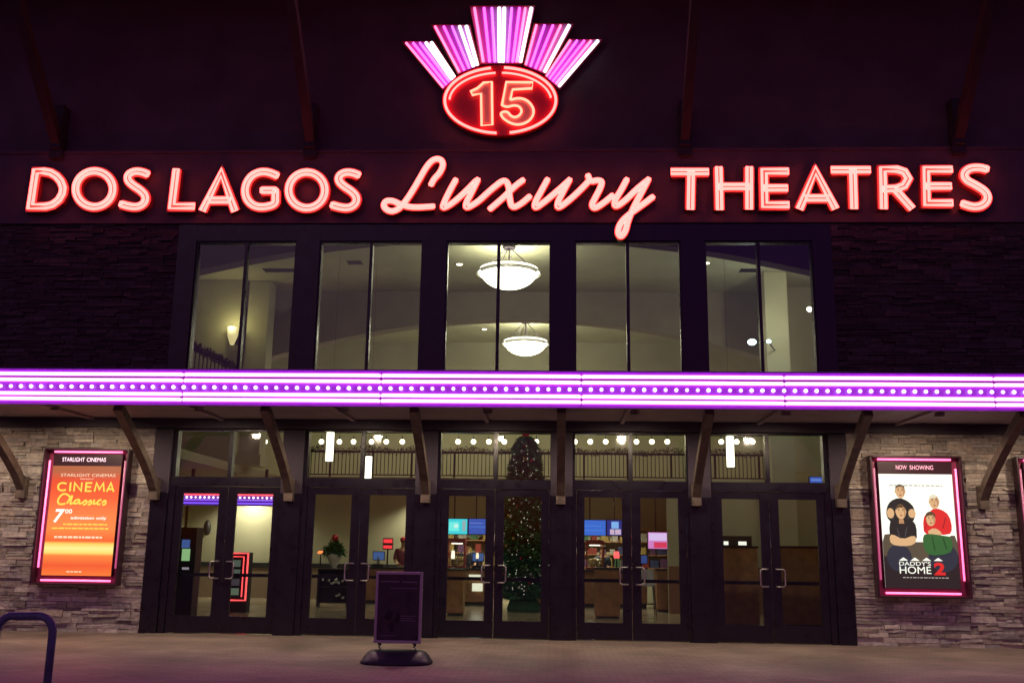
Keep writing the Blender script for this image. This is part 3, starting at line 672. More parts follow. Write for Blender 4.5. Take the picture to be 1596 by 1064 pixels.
t = thing('bike_rack', ((rx0+rx1)/2, ry, 0), 'dark blue looped steel bike rack at the lower left of the plaza', 'bike rack')
obj('hoop', T(pts, .037, seg=14), 'paint', t, smooth=True)
for x_ in (rx0, rx1):
    bm = bmesh.new(); lathe(bm, [(.09,0.001),(.09,.012),(.085,.016)], x_, ry, 0, 18); obj('foot_plate', bm, 'paint', t)

# ------------------------------------------------------------------ lobby shell
LY = 17.0
obj('lobby_ceiling', B((-12,10,.3,LY,8.98,9.1)), 'vault', bld)
obj('lobby_back_wall', B((-12,10,LY,LY+.2,0,8.98)), 'plaster', bld)
obj('lobby_side_wall', B((-12,-11.8,.3,LY,0,8.98),(9.8,10,.3,LY,0,8.98)), 'plaster', bld)
def archbeam(Y, th, zc, zs, xc, half, m, ztop=8.98, x0=-11.8, x1=9.8):
    bm = bmesh.new(); n = 24; pts = [(x0, ztop), (x1, ztop), (x1, zs)]
    for i in range(n+1):
        x = xc+half-2*half*i/n; tt = (x-xc)/half; pts.append((x, zs+(zc-zs)*(1-tt*tt)))
    pts.append((x0, zs)); 
    vs_ = [(x, z) for x, z in pts]
    # quads strip instead of concave ngon
    xs_ = [x0]+[xc-half+2*half*i/n for i in range(n+1)]+[x1]
    low = lambda x: zs if abs(x-xc) >= half else zs+(zc-zs)*(1-((x-xc)/half)**2)
    for i in range(len(xs_)-1):
        a_, b2 = xs_[i], xs_[i+1]
        if b2-a_ < 1e-4: continue
        za, zb = low(a_), low(b2); v = [bm.verts.new(p) for p in ((a_,Y,za),(b2,Y,zb),(b2,Y,ztop),(a_,Y,ztop),(a_,Y+th,za),(b2,Y+th,zb),(b2,Y+th,ztop),(a_,Y+th,ztop))]
        for f in ((0,1,2,3),(5,4,7,6),(0,4,5,1)): bm.faces.new([v[j] for j in f])
    return obj('arch_beam', bm, m, bld)
archbeam(.9, .35, 7.75, 5.6, -1.15, 10.5, 'unlitbeam')
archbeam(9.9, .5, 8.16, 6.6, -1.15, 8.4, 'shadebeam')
# piers (columns) in the lobby
for X, Y, zb in ((px(405,520,9)[0], 9, 3.725), (px(1208,520,8)[0], 8, .006)):
    obj('column', B((X-.3,X+.3,Y-.3,Y+.3,zb,8.97),(X-.36,X+.36,Y-.36,Y+.36,zb+.001,zb+.3)), 'plaster', bld, bevel=.01)
# mezzanine
MY = 12.0
obj('mezzanine', B((-11.8,9.8,MY,LY-.01,3.38,3.68)), 'vault', bld)
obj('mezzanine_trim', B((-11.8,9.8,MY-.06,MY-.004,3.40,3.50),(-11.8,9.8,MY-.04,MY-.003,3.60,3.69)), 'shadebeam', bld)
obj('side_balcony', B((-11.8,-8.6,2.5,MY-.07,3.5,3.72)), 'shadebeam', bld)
rail = thing('balcony_railing', (-1.1, MY+.1, 3.68), 'iron balcony railing with a garland wound along its top, behind the transom windows', 'railing')
bm = bmesh.new(); x = -8.4
while x < 6.4:
    if abs((x+8.4) % 1.32) < .12: box(bm, x-.03, x+.03, MY+.07, MY+.13, 3.68, 4.5)
    else: box(bm, x-.011, x+.011, MY+.09, MY+.11, 3.78, 4.44)
    x += .12
obj('baluster', bm, 'iron', rail, kind='stuff')
obj('top_rail', B((-8.4,6.4,MY+.06,MY+.14,4.44,4.50),(-8.4,6.4,MY+.08,MY+.12,3.75,3.785)), 'iron', rail)
def needles(bm, path, r, n, ln, rnd):
    for _ in range(n):
        t_ = rnd.random()*(len(path)-1); i = int(t_); f_ = t_-i; a_, b2 = Vector(path[i]), Vector(path[min(i+1, len(path)-1)]); p = a_.lerp(b2, f_)
        d = Vector((rnd.gauss(0,1), rnd.gauss(0,1), rnd.gauss(0,1))).normalized(); q = p+d*r*rnd.uniform(.2,1); e = d.orthogonal().normalized()*ln*.35
        e.rotate(Matrix.Rotation(rnd.random()*6.28, 3, d)); v = [bm.verts.new(s_) for s_ in (q-e, q+e, q+d*ln)]; bm.faces.new(v)
rnd = random.Random(3)
gp_ = [(x_, MY+.08, 4.53+.05*math.sin(x_*4.1)) for x_ in [-8.4+.2*i for i in range(75)]]
bm = bmesh.new(); needles(bm, gp_, .10, 5200, .05, rnd); obj('garland', bm, 'garland', rail)
# staircase rail in the left upper window
r1 = px(292, 530, 4); r2 = px(374, 574, 7.5)
sr = thing('stair_railing', ((r1[0]+r2[0])/2, 5.7, r2[1]-1), 'iron stair railing wrapped in dark garland in the far left upper window', 'railing')
P1 = Vector((r1[0]-.25, 3.6, r1[1]+.03)); P2 = Vector((r2[0], 7.5, r2[1]-.03))
obj('top_rail', T([P1, P2], .03), 'iron', sr)
bm = bmesh.new(); 
for i in range(19):
    p = P1.lerp(P2, i/18); tube(bm, [p, p-Vector((0,0,.95))], .016, False, 5)
obj('baluster', bm, 'iron', sr); obj('bottom_rail', T([P1-Vector((0,0,.93)), P2-Vector((0,0,.93))], .025), 'iron', sr)
bm = bmesh.new(); needles(bm, [P1.lerp(P2, i/20)+Vector((0,0,.03*math.sin(i*2))) for i in range(21)], .11, 1500, .07, rnd); obj('garland', bm, 'garland', sr)
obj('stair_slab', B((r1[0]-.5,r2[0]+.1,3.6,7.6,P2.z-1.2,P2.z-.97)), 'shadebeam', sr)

# ------------------------------------------------------------------ lamps in the lobby
def plight(par, p, e, col=(1,.88,.64), r=.15, spot=None):
    ld = bpy.data.lights.new('lamp_glow', 'SPOT' if spot else 'POINT'); ld.energy = e; ld.color = col; ld.shadow_soft_size = r
    if spot: ld.spot_size = R(spot); ld.spot_blend = .5
    lo = bpy.data.objects.new('lamp_glow', ld); C.objects.link(lo); lo.parent = par; lo.location = Vector(p)-WO[par.name]; return lo
def chandelier(cx_, Y, zb, rad, label):
    t = thing('bowl_chandelier', (cx_, Y, zb), label, 'chandelier', 'glowing bowl chandeliers hanging in the lobby')
    bm = bmesh.new(); prof = [(.001,0)]+[(rad*.86*math.sin(a_), rad*.52*(1-math.cos(a_))) for a_ in [R(10*i) for i in range(1, 9)]]
    lathe(bm, prof, cx_, Y, zb, 36); bw = obj('glass_bowl', bm, 'warmglow', t, smooth=True)
    zr = zb+rad*.52*(1-math.cos(R(80)))
    for rr_, dz, r2_ in ((.88,.0,.018),(.94,.07,.016),(1.0,.04,.02),(.90,.13,.016)):
        obj('rim', T([(cx_+rad*rr_*math.cos(k*math.pi/24), Y+rad*rr_*math.sin(k*math.pi/24), zr+dz) for k in range(48)], r2_, True, 6), 'pend' if rr_ != 1 else 'chrome', t, smooth=True)
    for k in range(6):
        a_ = k*math.pi/3+.3; obj('hanging_rod', T([(cx_+rad*.95*math.cos(a_), Y+rad*.95*math.sin(a_), zr+.06), (cx_+.06*math.cos(a_), Y+.06*math.sin(a_), 8.88)], .010, seg=5), 'iron', t)
    obj('stem', T([(cx_,Y,zr-.02),(cx_,Y,8.9)], .02, seg=6), 'iron', t)
    bm = bmesh.new(); lathe(bm, [(.16,0),(.17,.05),(.10,.08)], cx_, Y, 8.89, 20); obj('ceiling_plate', bm, 'iron', t)
    plight(bw, (cx_, Y, zr+.25), 130, (1,.93,.70), .25)
c1 = px(793, 430, 5.4)[0]; c2 = px(819, 535, 13.5)[0]
chandelier(c1, 5.4, 7.86, .80, 'large glowing bowl chandelier, nearer and higher in the middle upper window')
chandelier(c2, 13.5, 7.80, .78, 'smaller looking bowl chandelier hanging deeper in the lobby under its own ceiling plate')
def disc(name, X, Y, Z, r, m, label, cat, group=None, e=0):
    bm = bmesh.new(); lathe(bm, [(r*1.35,0),(r*1.35,-.012),(r,-.014)], X, Y, Z, 18); t = thing(name, (X,Y,Z), label, cat, group)
    obj('trim_ring', bm, 'vault', t); bm = bmesh.new(); lathe(bm, [(r*.95,0),(r*.9,-.012)], X, Y, Z-.015, 16); q = obj('lens', bm, m, t)
    if e: plight(q, (X,Y,Z-.06), e, spot=140)
def on_ceiling(x, y, Z):      # where a pixel ray meets a ceiling height
    lo_, hi = .5, 30
    for _ in range(40):
        mid = (lo_+hi)/2
        if px(x, y, mid)[1] < Z: lo_ = mid
        else: hi = mid
    return px(x, y, lo_)[0], lo_
g_ = 'round recessed downlights in the lobby ceiling'
for (x, y, lab) in ((716,412,'recessed downlight left of the near chandelier'),(755,513,'recessed downlight left of the deeper chandelier'),(622,512,'recessed downlight alone in the second upper window'),(1101,410,'recessed downlight at the left edge of the far right upper window')):
    X, Y = on_ceiling(x, y, 8.96); disc('recessed_downlight', X, Y, 8.975, .085, 'down', lab, 'downlight', g_, 150 if x in (622, 1101) else 40)
for (x, y, w) in ((437,422,.42),(553,410,.16),(1167,422,.2)):
    X, Y = on_ceiling(x, y, 8.96)
    t = thing('ceiling_vent', (X,Y,8.97), {437:'wide dark air vent in the ceiling of the left upper window',553:'small dark vent in the ceiling of the second upper window',1167:'small dark vent in the ceiling of the right upper window'}[x], 'vent')
    obj('grille', B(*[(X-w,X+w,Y-.14+i*.07,Y-.10+i*.07,8.95,8.974) for i in range(4)]), 'dark', t); obj('frame', B((X-w-.03,X-w,Y-.17,Y+.17,8.955,8.976),(X+w,X+w+.03,Y-.17,Y+.17,8.955,8.976)), 'dark', t)
# cool bright lamp and bright spot at right
X, Zz = px(1172, 533, 6.5)
t = thing('cool_floodlight', (X,6.5,Zz), 'bright bluish white twin flood lamp on the column in the right upper window', 'floodlight')
bm = bmesh.new(); ball(bm, (X,6.5,Zz), .11, 12, .7); hd = obj('lamp_head', bm, 'cool', t, smooth=True)
bm = bmesh.new(); ball(bm, (X+.42,6.5,Zz+.02), .06, 10, .8); obj('lamp_head', bm, 'cool', t, smooth=True)
obj('mounting_arm', T([(X,6.56,Zz),(X+.42,6.56,Zz+.02),(px(1208,520,8)[0]-.1,7.69,Zz+.04)], .018), 'iron', t); plight(hd, (X,6.2,Zz), 25, (.7,.97,1), .1)
X, Zz = px(1262, 482, 6)
t = thing('wall_spotlight', (X,6,Zz), 'small bright white spotlight by the right edge of the far right upper window', 'spotlight')
bm = bmesh.new(); ball(bm, (X,6,Zz), .07, 10); q = obj('lamp_head', bm, 'pend', t, smooth=True); obj('bracket_arm', T([(X,6.05,Zz),(X+.3,6.3,Zz+.1),(X+.3,6.3,8.97)], .012, seg=5), 'iron', t); plight(q, (X-.1,5.9,Zz), 90, (1,.9,.65), .08)
# niche wall with warm sconce (left upper window)
X, Zz = px(345, 505, 8.0)
bm = bmesh.new(); box(bm, -11.79, px(379, 500, 8.6)[0], 8.6, 8.75, 3.725, 8.975)
obj('partition_wall', bm, 'plaster', bld)
obj('partition_wall', B((px(1216,500,9.3)[0],9.79,9.3,9.45,3.725,8.975)), 'plaster', bld)
t = thing('wall_sconce', (X+.2, 8.4, Zz-.4), 'warm yellow wall sconce glowing beside the garland stair rail', 'sconce')
bm = bmesh.new(); lathe(bm, [(.05,0),(.14,.25),(.16,.5)], X+.2, 8.4, Zz-.5, 14); q = obj('shade', bm, emis('sconce glass', (1,.8,.35), .7), t, smooth=True); obj('back_plate', B((X+.1,X+.3,8.52,8.598,Zz-.45,Zz-.2)), 'iron', t); plight(q, (X+.2,8.15,Zz+.1), 16, (1,.85,.4), .1)
# globe lamps in a row on the mezzanine
ordn = ['first','second','third','fourth','fifth','sixth','seventh','eighth','ninth','tenth','eleventh','twelfth','thirteenth','fourteenth','fifteenth','sixteenth','seventeenth','eighteenth','nineteenth','twentieth',
 'twenty-first','twenty-second','twenty-third','twenty-fourth','twenty-fifth','twenty-sixth','twenty-seventh','twenty-eighth','twenty-ninth','thirtieth','thirty-first','thirty-second','thirty-third']
gy = 14.0
gx = [280,302,326,389,413,501,529,551,579,602,627,714,738,762,786,810,836,896,920,944,969,992,1016,1040,1124,1148,1173,1199,1224,1254,1278]
bays = ['far left','second','middle','fourth','far right']
cnt = {}
first = None
for i, x in enumerate(gx):
    X, Zz = px(x, 688, gy); bay = 0 if x < 460 else 1 if x < 660 else 2 if x < 870 else 3 if x < 1080 else 4
    cnt[bay] = cnt.get(bay, 0)+1
    lab = '%s globe lamp from the left in the row behind the %s transom window' % (ordn[cnt[bay]-1], bays[bay])
    if first is None:
        first = thing('globe_lamp', (X,gy,Zz), lab, 'globe lamp', 'round lamps in a row above the balcony')
        bm = bmesh.new(); ball(bm, (X,gy,Zz), .085, 12); gl = obj('glass_globe', bm, 'globe', first, smooth=True)
        bm = bmesh.new(); lathe(bm, [(.045,.075),(.05,.12),(.012,.13),(.012,.20)], X, gy, Zz, 10); cpn = obj('cap', bm, 'iron', first)
    else:
        o = first.copy(); C.objects.link(o); o.location = (X,gy,Zz); o['label'] = lab
        for ch in (gl, cpn): c_ = ch.copy(); C.objects.link(c_); c_.parent = o
obj('lamp_rail', B((-11.7,9.7,gy-.03,gy+.03,5.27,5.32)), 'iron', bld)
for X in (-8.5,-3.5,1,6):
    ld = bpy.data.lights.new('lamp_glow', 'POINT'); ld.energy = 50; ld.color = (1,.85,.55); ld.shadow_soft_size = .3
    lo = bpy.data.objects.new('lamp_glow', ld); C.objects.link(lo); lo.location = (X, gy-.3, 5.1)
# pendants
for (x, y0, y1, Y, lab) in ((513,673,718,5,'tall cylinder pendant lamp glowing in the left pane of the second transom window'),(573,711,747,7,'short cylinder pendant lamp low beside the mullion of the second transom window'),(1139,680,727,5,'tall cylinder pendant lamp glowing in the far right transom window')):
    X, Za = px(x, y1, Y); Zb = px(x, y0, Y)[1]
    t = thing('cylinder_pendant', (X,Y,Za), lab, 'pendant lamp', 'cylinder pendant lamps in the lobby')
    bm = bmesh.new(); lathe(bm, [(.09,0),(.09,Zb-Za)], X, Y, Za, 14); q = obj('glass_cylinder', bm, 'pend', t, smooth=False)
    bm = bmesh.new(); lathe(bm, [(.10,0),(.10,.04),(.02,.06)], X, Y, Zb, 12); obj('cap', bm, 'iron', t); obj('cable', T([(X,Y,Zb+.05),(X,Y,8.95)], .003, seg=5), 'iron', t)
    plight(q, (X, Y-.2, Za-.1), 9, (1,.88,.6), .1)

# ------------------------------------------------------------------ christmas tree
tx, ty = px(818, 800, 8.6)[0], 8.6
t = thing('christmas_tree', (tx,ty,0), 'tall decorated Christmas tree standing in the lobby behind the middle right door', 'christmas tree')
rnd = random.Random(11); bm = bmesh.new(); TH = 4.55
def trad(z): return .10+(.66)*min(1, (1-(z-.35)/(TH-.35))**.42) if z > .35 else .7
for _ in range(30000):
    z = .35+(TH-.35)*(rnd.random()**1.25); r0_ = trad(z); a_ = rnd.random()*6.283; r_ = r0_*rnd.uniform(.5,1.06)
    tier = .75+.25*abs(math.sin(z*7+a_*2)); r_ *= tier
    p = Vector((tx+r_*math.cos(a_), ty+r_*math.sin(a_), z)); d = Vector((math.cos(a_)+rnd.uniform(-1.1,1.1), math.sin(a_)+rnd.uniform(-1.1,1.1), rnd.uniform(-.9,.4))).normalized()*rnd.uniform(.07,.14)
    e = d.cross(Vector((rnd.gauss(0,1), rnd.gauss(0,1), rnd.gauss(0,1)))).normalized()*.024
    bm.faces.new([bm.verts.new(q) for q in (p-e, p+e, p+d)])
obj('foliage', bm, 'leaf', t)
bm = bmesh.new(); tube(bm, [(tx,ty,.1),(tx,ty,2.4),(tx,ty,TH)], .06, False, 8, [.06,.04,.01]); obj('trunk', bm, 'leaf', t)
bm = bmesh.new(); lathe(bm, [(.42,0),(.45,.06),(.38,.28),(.30,.32)], tx, ty, 0, 20); obj('stand', bm, 'leaf', t)
for i in range(90):
    z = .5+(TH-.7)*(rnd.random()**1.2); r_ = trad(z)*rnd.uniform(.85,1.0); a_ = rnd.uniform(math.pi*1.0, math.pi*2.0)
    bm = bmesh.new(); ball(bm, (tx+r_*math.cos(a_), ty+r_*math.sin(a_), z), rnd.choice((.025,.035,.045,.055)), 8); obj('ornament', bm, rnd.choice(('silver','pewter','pewter','gold','redorn')), t, smooth=True)
fairy = emis('fairy light', (1,.95,.75), .7); bm = bmesh.new()
for i in range(170):
    z = .45+(TH-.6)*(rnd.random()**1.2); r_ = trad(z)*rnd.uniform(.8,1.02); a_ = rnd.uniform(math.pi, 2*math.pi)
    ball(bm, (tx+r_*math.cos(a_), ty+r_*math.sin(a_), z), .012, 5)
obj('fairy_light', bm, fairy, t, kind='stuff')
bm = bmesh.new(); pts = []
for i in range(10): a_ = math.pi/2+i*math.pi/5; r_ = .20 if i % 2 == 0 else .09; pts.append((tx+r_*math.cos(a_), TH+.12+r_*math.sin(a_)))
prism(bm, pts, ty-.03, ty+.03); obj('tree_topper', bm, 'redorn', t)

# ------------------------------------------------------------------ concession area
def pxbox(x0, x1, y0, y1, Y, d):
    X0, Z1_ = px(x0, y0, Y); X1, Z0_ = px(x1, y1, Y); return (X0, X1, Y, Y+d, Z0_, Z1_)
ct = thing('concession_counter', (-.5, 11, 0), 'long wooden snack counter with glass display cases behind the middle doors', 'counter')
obj('cabinet', B((-5.6,-1.8,11.0,11.6,.1,.98),(-1.0,2.6,11.0,11.6,.1,.98)), 'wood', ct); obj('counter_top', B((-5.65,-1.75,10.93,11.65,.98,1.04),(-1.05,2.65,10.93,11.65,.98,1.04)), 'dark', ct)
obj('kick_plate', B((-5.58,-1.82,11.02,11.55,.0,.099),(-.98,2.58,11.02,11.55,.0,.099)), 'dark', ct)
lit = emis('display shelf glow', (1,.93,.72), .9)
obj('display_case', B((-4.6,-4.2,10.9,10.99,.35,.9),(-2.55,-2.05,10.9,10.99,.40,.90)), 'glass', ct)
obj('lit_shelf', B((-4.58,-4.22,10.93,10.97,.72,.80),(-4.58,-4.22,10.93,10.97,.58,.66),(-2.5,-2.15,10.93,10.97,.70,.86),(-2.4,-2.1,10.93,10.97,.40,.62),(-4.58,-4.22,10.93,10.97,.12,.3)), lit, ct)
for X in (-4.5,-2.2,.6,2.2):
    pass
obj('back_bar_wall', B((-7,7.5,14.6,14.8,0,3.37)), 'plaster', bld)
# stands nearer the doors
def podium(x0, x1, y0, y1, Y, d, label, m='wood'):
    b = pxbox(x0, x1, y0, y1, Y, d); t = thing('service_podium', ((b[0]+b[1])/2, Y+d/2, 0), label, 'podium')
    obj('body', B((b[0]+.02,b[1]-.02,Y,Y+d,.06,b[5]-.04)), m, t, bevel=.01); obj('top', B((b[0],b[1],Y-.03,Y+d+.03,b[5]-.04,b[5])), 'dark', t); obj('plinth', B((b[0]+.05,b[1]-.05,Y+.03,Y+d-.03,.006,.058)), 'dark', t)
    return t
podium(926, 968, 884, 957, 6.0, .6, 'brown wooden podium behind the left door of the fourth bay')
podium(696, 722, 886, 957, 6.2, .6, 'brown wooden podium at the left edge of the middle bay door')
podium(1022, 1062, 886, 935, 9.2, .6, 'low brown wooden stand at the right of the fourth bay')
podium(1120, 1186, 850, 962, 4.0, .5, 'broad brown wooden host desk behind the left door of the far right bay')
podium(1214, 1292, 850, 962, 4.2, .5, 'broad brown wooden host desk behind the right door of the far right bay')
# screens
def screen(x0, x1, y0, y1, Y, col, label, extra):
    b = pxbox(x0, x1, y0, y1, Y, .05); t = thing('menu_screen', ((b[0]+b[1])/2, Y, b[4]), label, 'screen', 'lit screens above the snack counter')
    obj('bezel', B((b[0]-.02,b[1]+.02,Y,Y+.06,b[4]-.02,b[5]+.02)), 'dark', t)
    pn = obj('display', B((b[0],b[1],Y-.006,Y-.001,b[4],b[5])), fl('screen blue', col, 1), t)
    for fx0_, fx1_, fz0_, fz1_, c in extra:
        w, h = b[1]-b[0], b[5]-b[4]
        obj('displayed_shape', B((b[0]+fx0_*w,b[0]+fx1_*w,Y-.010,Y-.0065,b[4]+fz0_*h,b[4]+fz1_*h)), fl('screen colour', c, 1), pn)
    obj('mounting_pole', B((b[0]+.2,b[0]+.24,Y+.02,Y+.05,b[5]+.021,3.38)), 'dark', t)
screen(697, 728, 808, 832, 12.2, (.05,.75,.85), 'cyan menu screen with a pale swirl behind the left door of the middle bay', [(.1,.6,.2,.8,(.2,1,.95)),(.35,.55,.4,.65,(.8,1,.95)),(.75,.92,.2,.9,(.35,.5,.55))])
screen(731, 757, 808, 832, 12.2, (.04,.10,.5), 'plain blue menu screen just right of the cyan one', [(.0,1,.45,.52,(.08,.2,.7)),(.05,.8,.7,.74,(.2,.3,.8))])
screen(908, 944, 810, 834, 12.2, (.04,.16,.72), 'bright blue menu screen behind the left door of the fourth bay', [(.05,.9,.3,.34,(.1,.3,.9)),(.05,.8,.6,.64,(.1,.3,.9))])
screen(946, 969, 810, 834, 12.2, (.02,.03,.25), 'dark blue menu screen showing a pale flower shape', [(.3,.8,.45,.9,(.25,.5,1)),(.2,.5,.05,.4,(.7,.5,.7)),(.55,.95,.05,.4,(.7,.5,.7))])
screen(1010, 1055, 829, 855, 10.5, (.75,.25,.65), 'pink and yellow advertising screen behind the right door of the fourth bay', [(.03,.65,.5,.95,(.85,.6,1)),(.2,.65,.05,.4,(.8,.05,.12)),(.72,.98,.05,.5,(1,.7,.1)),(.8,.95,.55,.9,(.7,.15,.1))])
X, Zz = px(1240, 740, 6)
screen(1262, 1282, 743, 752, 7.0, (.04,.12,.5), 'small blue screen low in the corner of the far right transom', [(.1,.9,.4,.6,(.2,.3,.8))])
# neon lit ticket marquee reflected/inside bay 1
b = pxbox(276, 430, 768, 788, 7.0, .25)
t = thing('box_office_marquee', ((b[0]+b[1])/2, 7.0, b[4]), 'small indoor marquee with red and violet neon and tiny bulbs behind the far left doors', 'marquee')
obj('body', B((b[0],b[1],7.0,7.3,b[4],b[5])), 'fascia', t)
obj('neon_tube', T([(b[0],6.96,b[5]-.03),(b[1],6.96,b[5]-.03)], .022), emis('red line neon', (1,.05,.08), 1.6), t)
obj('neon_tube', T([(b[0],6.96,b[4]+.05),(b[1],6.96,b[4]+.05)], .022), emis('violet line neon', (.22,.08,1), 1.2), t)
obj('neon_tube', T([(b[0],6.96,b[4]+.13),(b[1],6.96,b[4]+.13)], .018), emis('violet line neon', (.3,.1,1), 1.0), t)
b0 = None; i = 0; x = b[0]+.05
while x < b[1]:
    bm = bmesh.new(); ball(bm, (x,6.95,b[5]-.10), .028, 7); obj('light_bulb', bm, 'bulb', t); x += .115
obj('hanging_post', B((b[0]+.3,b[0]+.36,7.1,7.2,b[5],3.5),(b[1]-.36,b[1]-.3,7.1,7.2,b[5],3.5)), 'iron', t)
# red framed neon standee (bay 1)
X0, Zt = px(350, 860, 6); X1, Zb = px(384, 935, 6)
t = thing('neon_framed_display', ((X0+X1)/2, 6, 0), 'upright poster display outlined in red neon behind the far left doors', 'display')
obj('cabinet', B((X0,X1,6,6.3,.006,Zt)), 'dark', t)
nr = emis('red outline neon', (1,.06,.07), 2.2)
obj('neon_tube', T([(X0,5.97,Zt-.02),(X1-.02,5.97,Zt-.02),(X1-.02,5.97,Zb),(X0,5.97,Zb)], .022), nr, t)
obj('neon_tube', T([(X0,5.97,Zt-.10),(X1-.12,5.97,Zt-.10),(X1-.12,5.97,Zb+.08)], .014), nr, t)
for i in range(4):
    obj('picture', B((X0+.05,X1-.20,5.98,5.998,Zb+.12+i*.22,Zb+.28+i*.22)), fl('display picture', random.choice(((.10,.13,.09),(.05,.04,.05),(.16,.16,.10),(.08,.1,.08))), 1), t)
# arcade cabinet (bay 1 left)
X0 = px(281, 880, 4)[0]
t = thing('ticket_kiosk', (X0+.15, 4, 0), 'slim dark ticket kiosk with a green and blue lit screen behind the far left door', 'kiosk')
obj('body', B((X0-.05,X0+.32,4,4.4,.006,1.95)), 'dark', t, bevel=.01)
obj('display', B((X0+.02,X0+.20,3.985,3.998,1.22,1.48)), fl('kiosk green', (.28,.5,.22), 1), t); obj('display', B((X0+.0,X0+.18,3.985,3.998,1.5,1.68)), fl('kiosk blue', (.05,.10,.30), 1), t)
obj('ticket_slot', B((X0+.05,X0+.20,3.985,3.998,1.03,1.08)), fl('slot glow', (.3,.25,.3), 1), t)
# doors/posters on the lobby wall behind bay1
X, Zz = px(323, 822, 13)
t = thing('wall_lamp', (X,13,Zz-.2), 'dark oval wall fixture on the pale lobby wall behind the far left door', 'wall lamp')
bm = bmesh.new(); ball(bm, (X,13.0,Zz), .12, 12, 2.0); obj('shade', bm, 'dark', t, smooth=True); obj('back_plate', B((X-.05,X+.05,13.05,13.19,Zz-.1,Zz+.1)), 'iron', t)
obj('lobby_partition', B((-11.7,-4.7,13.2,13.4,.0,3.37)), 'plaster', bld); obj('chair_rail', B((-11.7,-4.7,13.12,13.19,.95,1.08)), 'dark', bld)
obj('wainscot', B((-11.7,-4.7,13.15,13.198,.0,.94)), mat('tan wainscot', (.25,.18,.12), .6), bld)
obj('lobby_partition', B((2.95,9.7,8.6,8.8,.0,3.37),(3.0,9.7,8.8,11.9,3.38,3.5)), 'plaster', bld)
obj('wainscot', B((2.95,9.7,8.54,8.598,.0,1.2)), mat('red brown panelling', (.24,.11,.06), .5), bld)
# bright strip sign behind bay 5 left door
b = pxbox(1128, 1165, 843, 851, 8.4, .05)
t = thing('counter_sign', ((b[0]+b[1])/2, 8.45, b[4]), 'small dark panel with glowing white strips behind the left door of the far right bay', 'sign')
obj('panel', B((b[0]-.1,b[1]+.12,8.42,8.52,b[4]-.05,b[5]+.14)), 'dark', t); obj('lit_strip', B((b[0],b[0]+.12,8.405,8.418,b[4]+.03,b[5]),(b[0]+.38,b[1]-.02,8.405,8.418,b[4]+.03,b[5])), fl('strip glow', (1,.95,.85), 1.2), t)
# candy colour machines / displays on counter
for (x, y, w, h, Y, c, e, nm, lab, cat) in ((706,866,5,14,10.8,(1,.93,.72),1.5,'table_lamp','small glowing lamp on the counter at the left edge of the middle bay','lamp'),(744,867,4,10,10.8,(1,.85,.55),1.3,'table_lamp','tiny warm lamp on the counter beside the middle bay door handle','lamp'),
        (961,866,8,12,9.5,(1,.12,.12),1.4,'heart_lamp','glowing red round lamp on the counter behind the fourth bay left door','lamp'),(1033,891,8,7,9.5,(1,.95,.8),2.5,'table_lamp','bright white low lamp on the counter behind the fourth bay right door','lamp'),
        (500,861,9,5,9.5,(1,.22,.06),1.8,'table_lamp','small orange lamp low behind the left door of the second bay','lamp')):
    X, Zz = px(x, y, Y); s_ = Y+18; W2 = w/1560*s_; H2 = h/1560*s_
    t = thing(nm, (X,Y,Zz-H2), lab, cat)
    bm = bmesh.new(); lathe(bm, [(W2*.5,-H2*.3),(W2*.6,0),(W2*.42,H2*.6)], X, Y, Zz, 12); obj('shade', bm, fl('lamp shade glow', c, e), t, smooth=True)
    bm = bmesh.new(); lathe(bm, [(.07,-(Zz-1.04) if Zz > 1.1 else -.25),(.02,-(Zz-1.06) if Zz > 1.1 else -.2),(.015,-H2*.3)], X, Y, Zz, 10); obj('stand', bm, 'iron', t)
# high stool by fourth bay
X = px(1008, 900, 7.5)[0]
t = thing('bar_stool', (X, 7.5, 0), 'grey high backed bar stool behind the right door of the fourth bay', 'stool')
obj('seat', B((X-.2,X+.2,7.3,7.7,.72,.78)), 'alu', t, bevel=.01); obj('backrest', B((X-.2,X+.2,7.68,7.72,.8,1.12)), 'alu', t, bevel=.01)
for sx in (-1,1):
    for sy in (-1,1): obj('leg', T([(X+sx*.16,7.5+sy*.16,.72),(X+sx*.21,7.5+sy*.21,.006)], .014), 'iron', t)
obj('foot_ring', T([(X+.19*sx,7.5+.19*sy,.28) for sx, sy in ((-1,-1),(1,-1),(1,1),(-1,1))], .010, True, 6), 'iron', t)
# merchandise shelves behind second bay (dark rack with lit dots)
X = px(518, 915, 9)[0]
t = thing('display_rack', (X, 9, 0), 'dark rack holding small round goods low behind the second bay left door', 'rack')
obj('frame', B((X-.42,X-.38,9,9.3,.006,1.0),(X+.38,X+.42,9,9.3,.006,1.0),(X-.38,X+.38,9,9.3,.1,.13),(X-.38,X+.38,9,9.3,.5,.53),(X-.38,X+.38,9,9.3,.96,1.0),(X-.38,X+.38,9.27,9.3,.13,.96)), 'dark', t)
bm = bmesh.new()
for k in range(14): ball(bm, (X-.32+.64*random.random(), 9.1, random.choice((.19,.59))+random.random()*.15), .05, 8)
obj('goods', bm, 'silver', t, smooth=True)

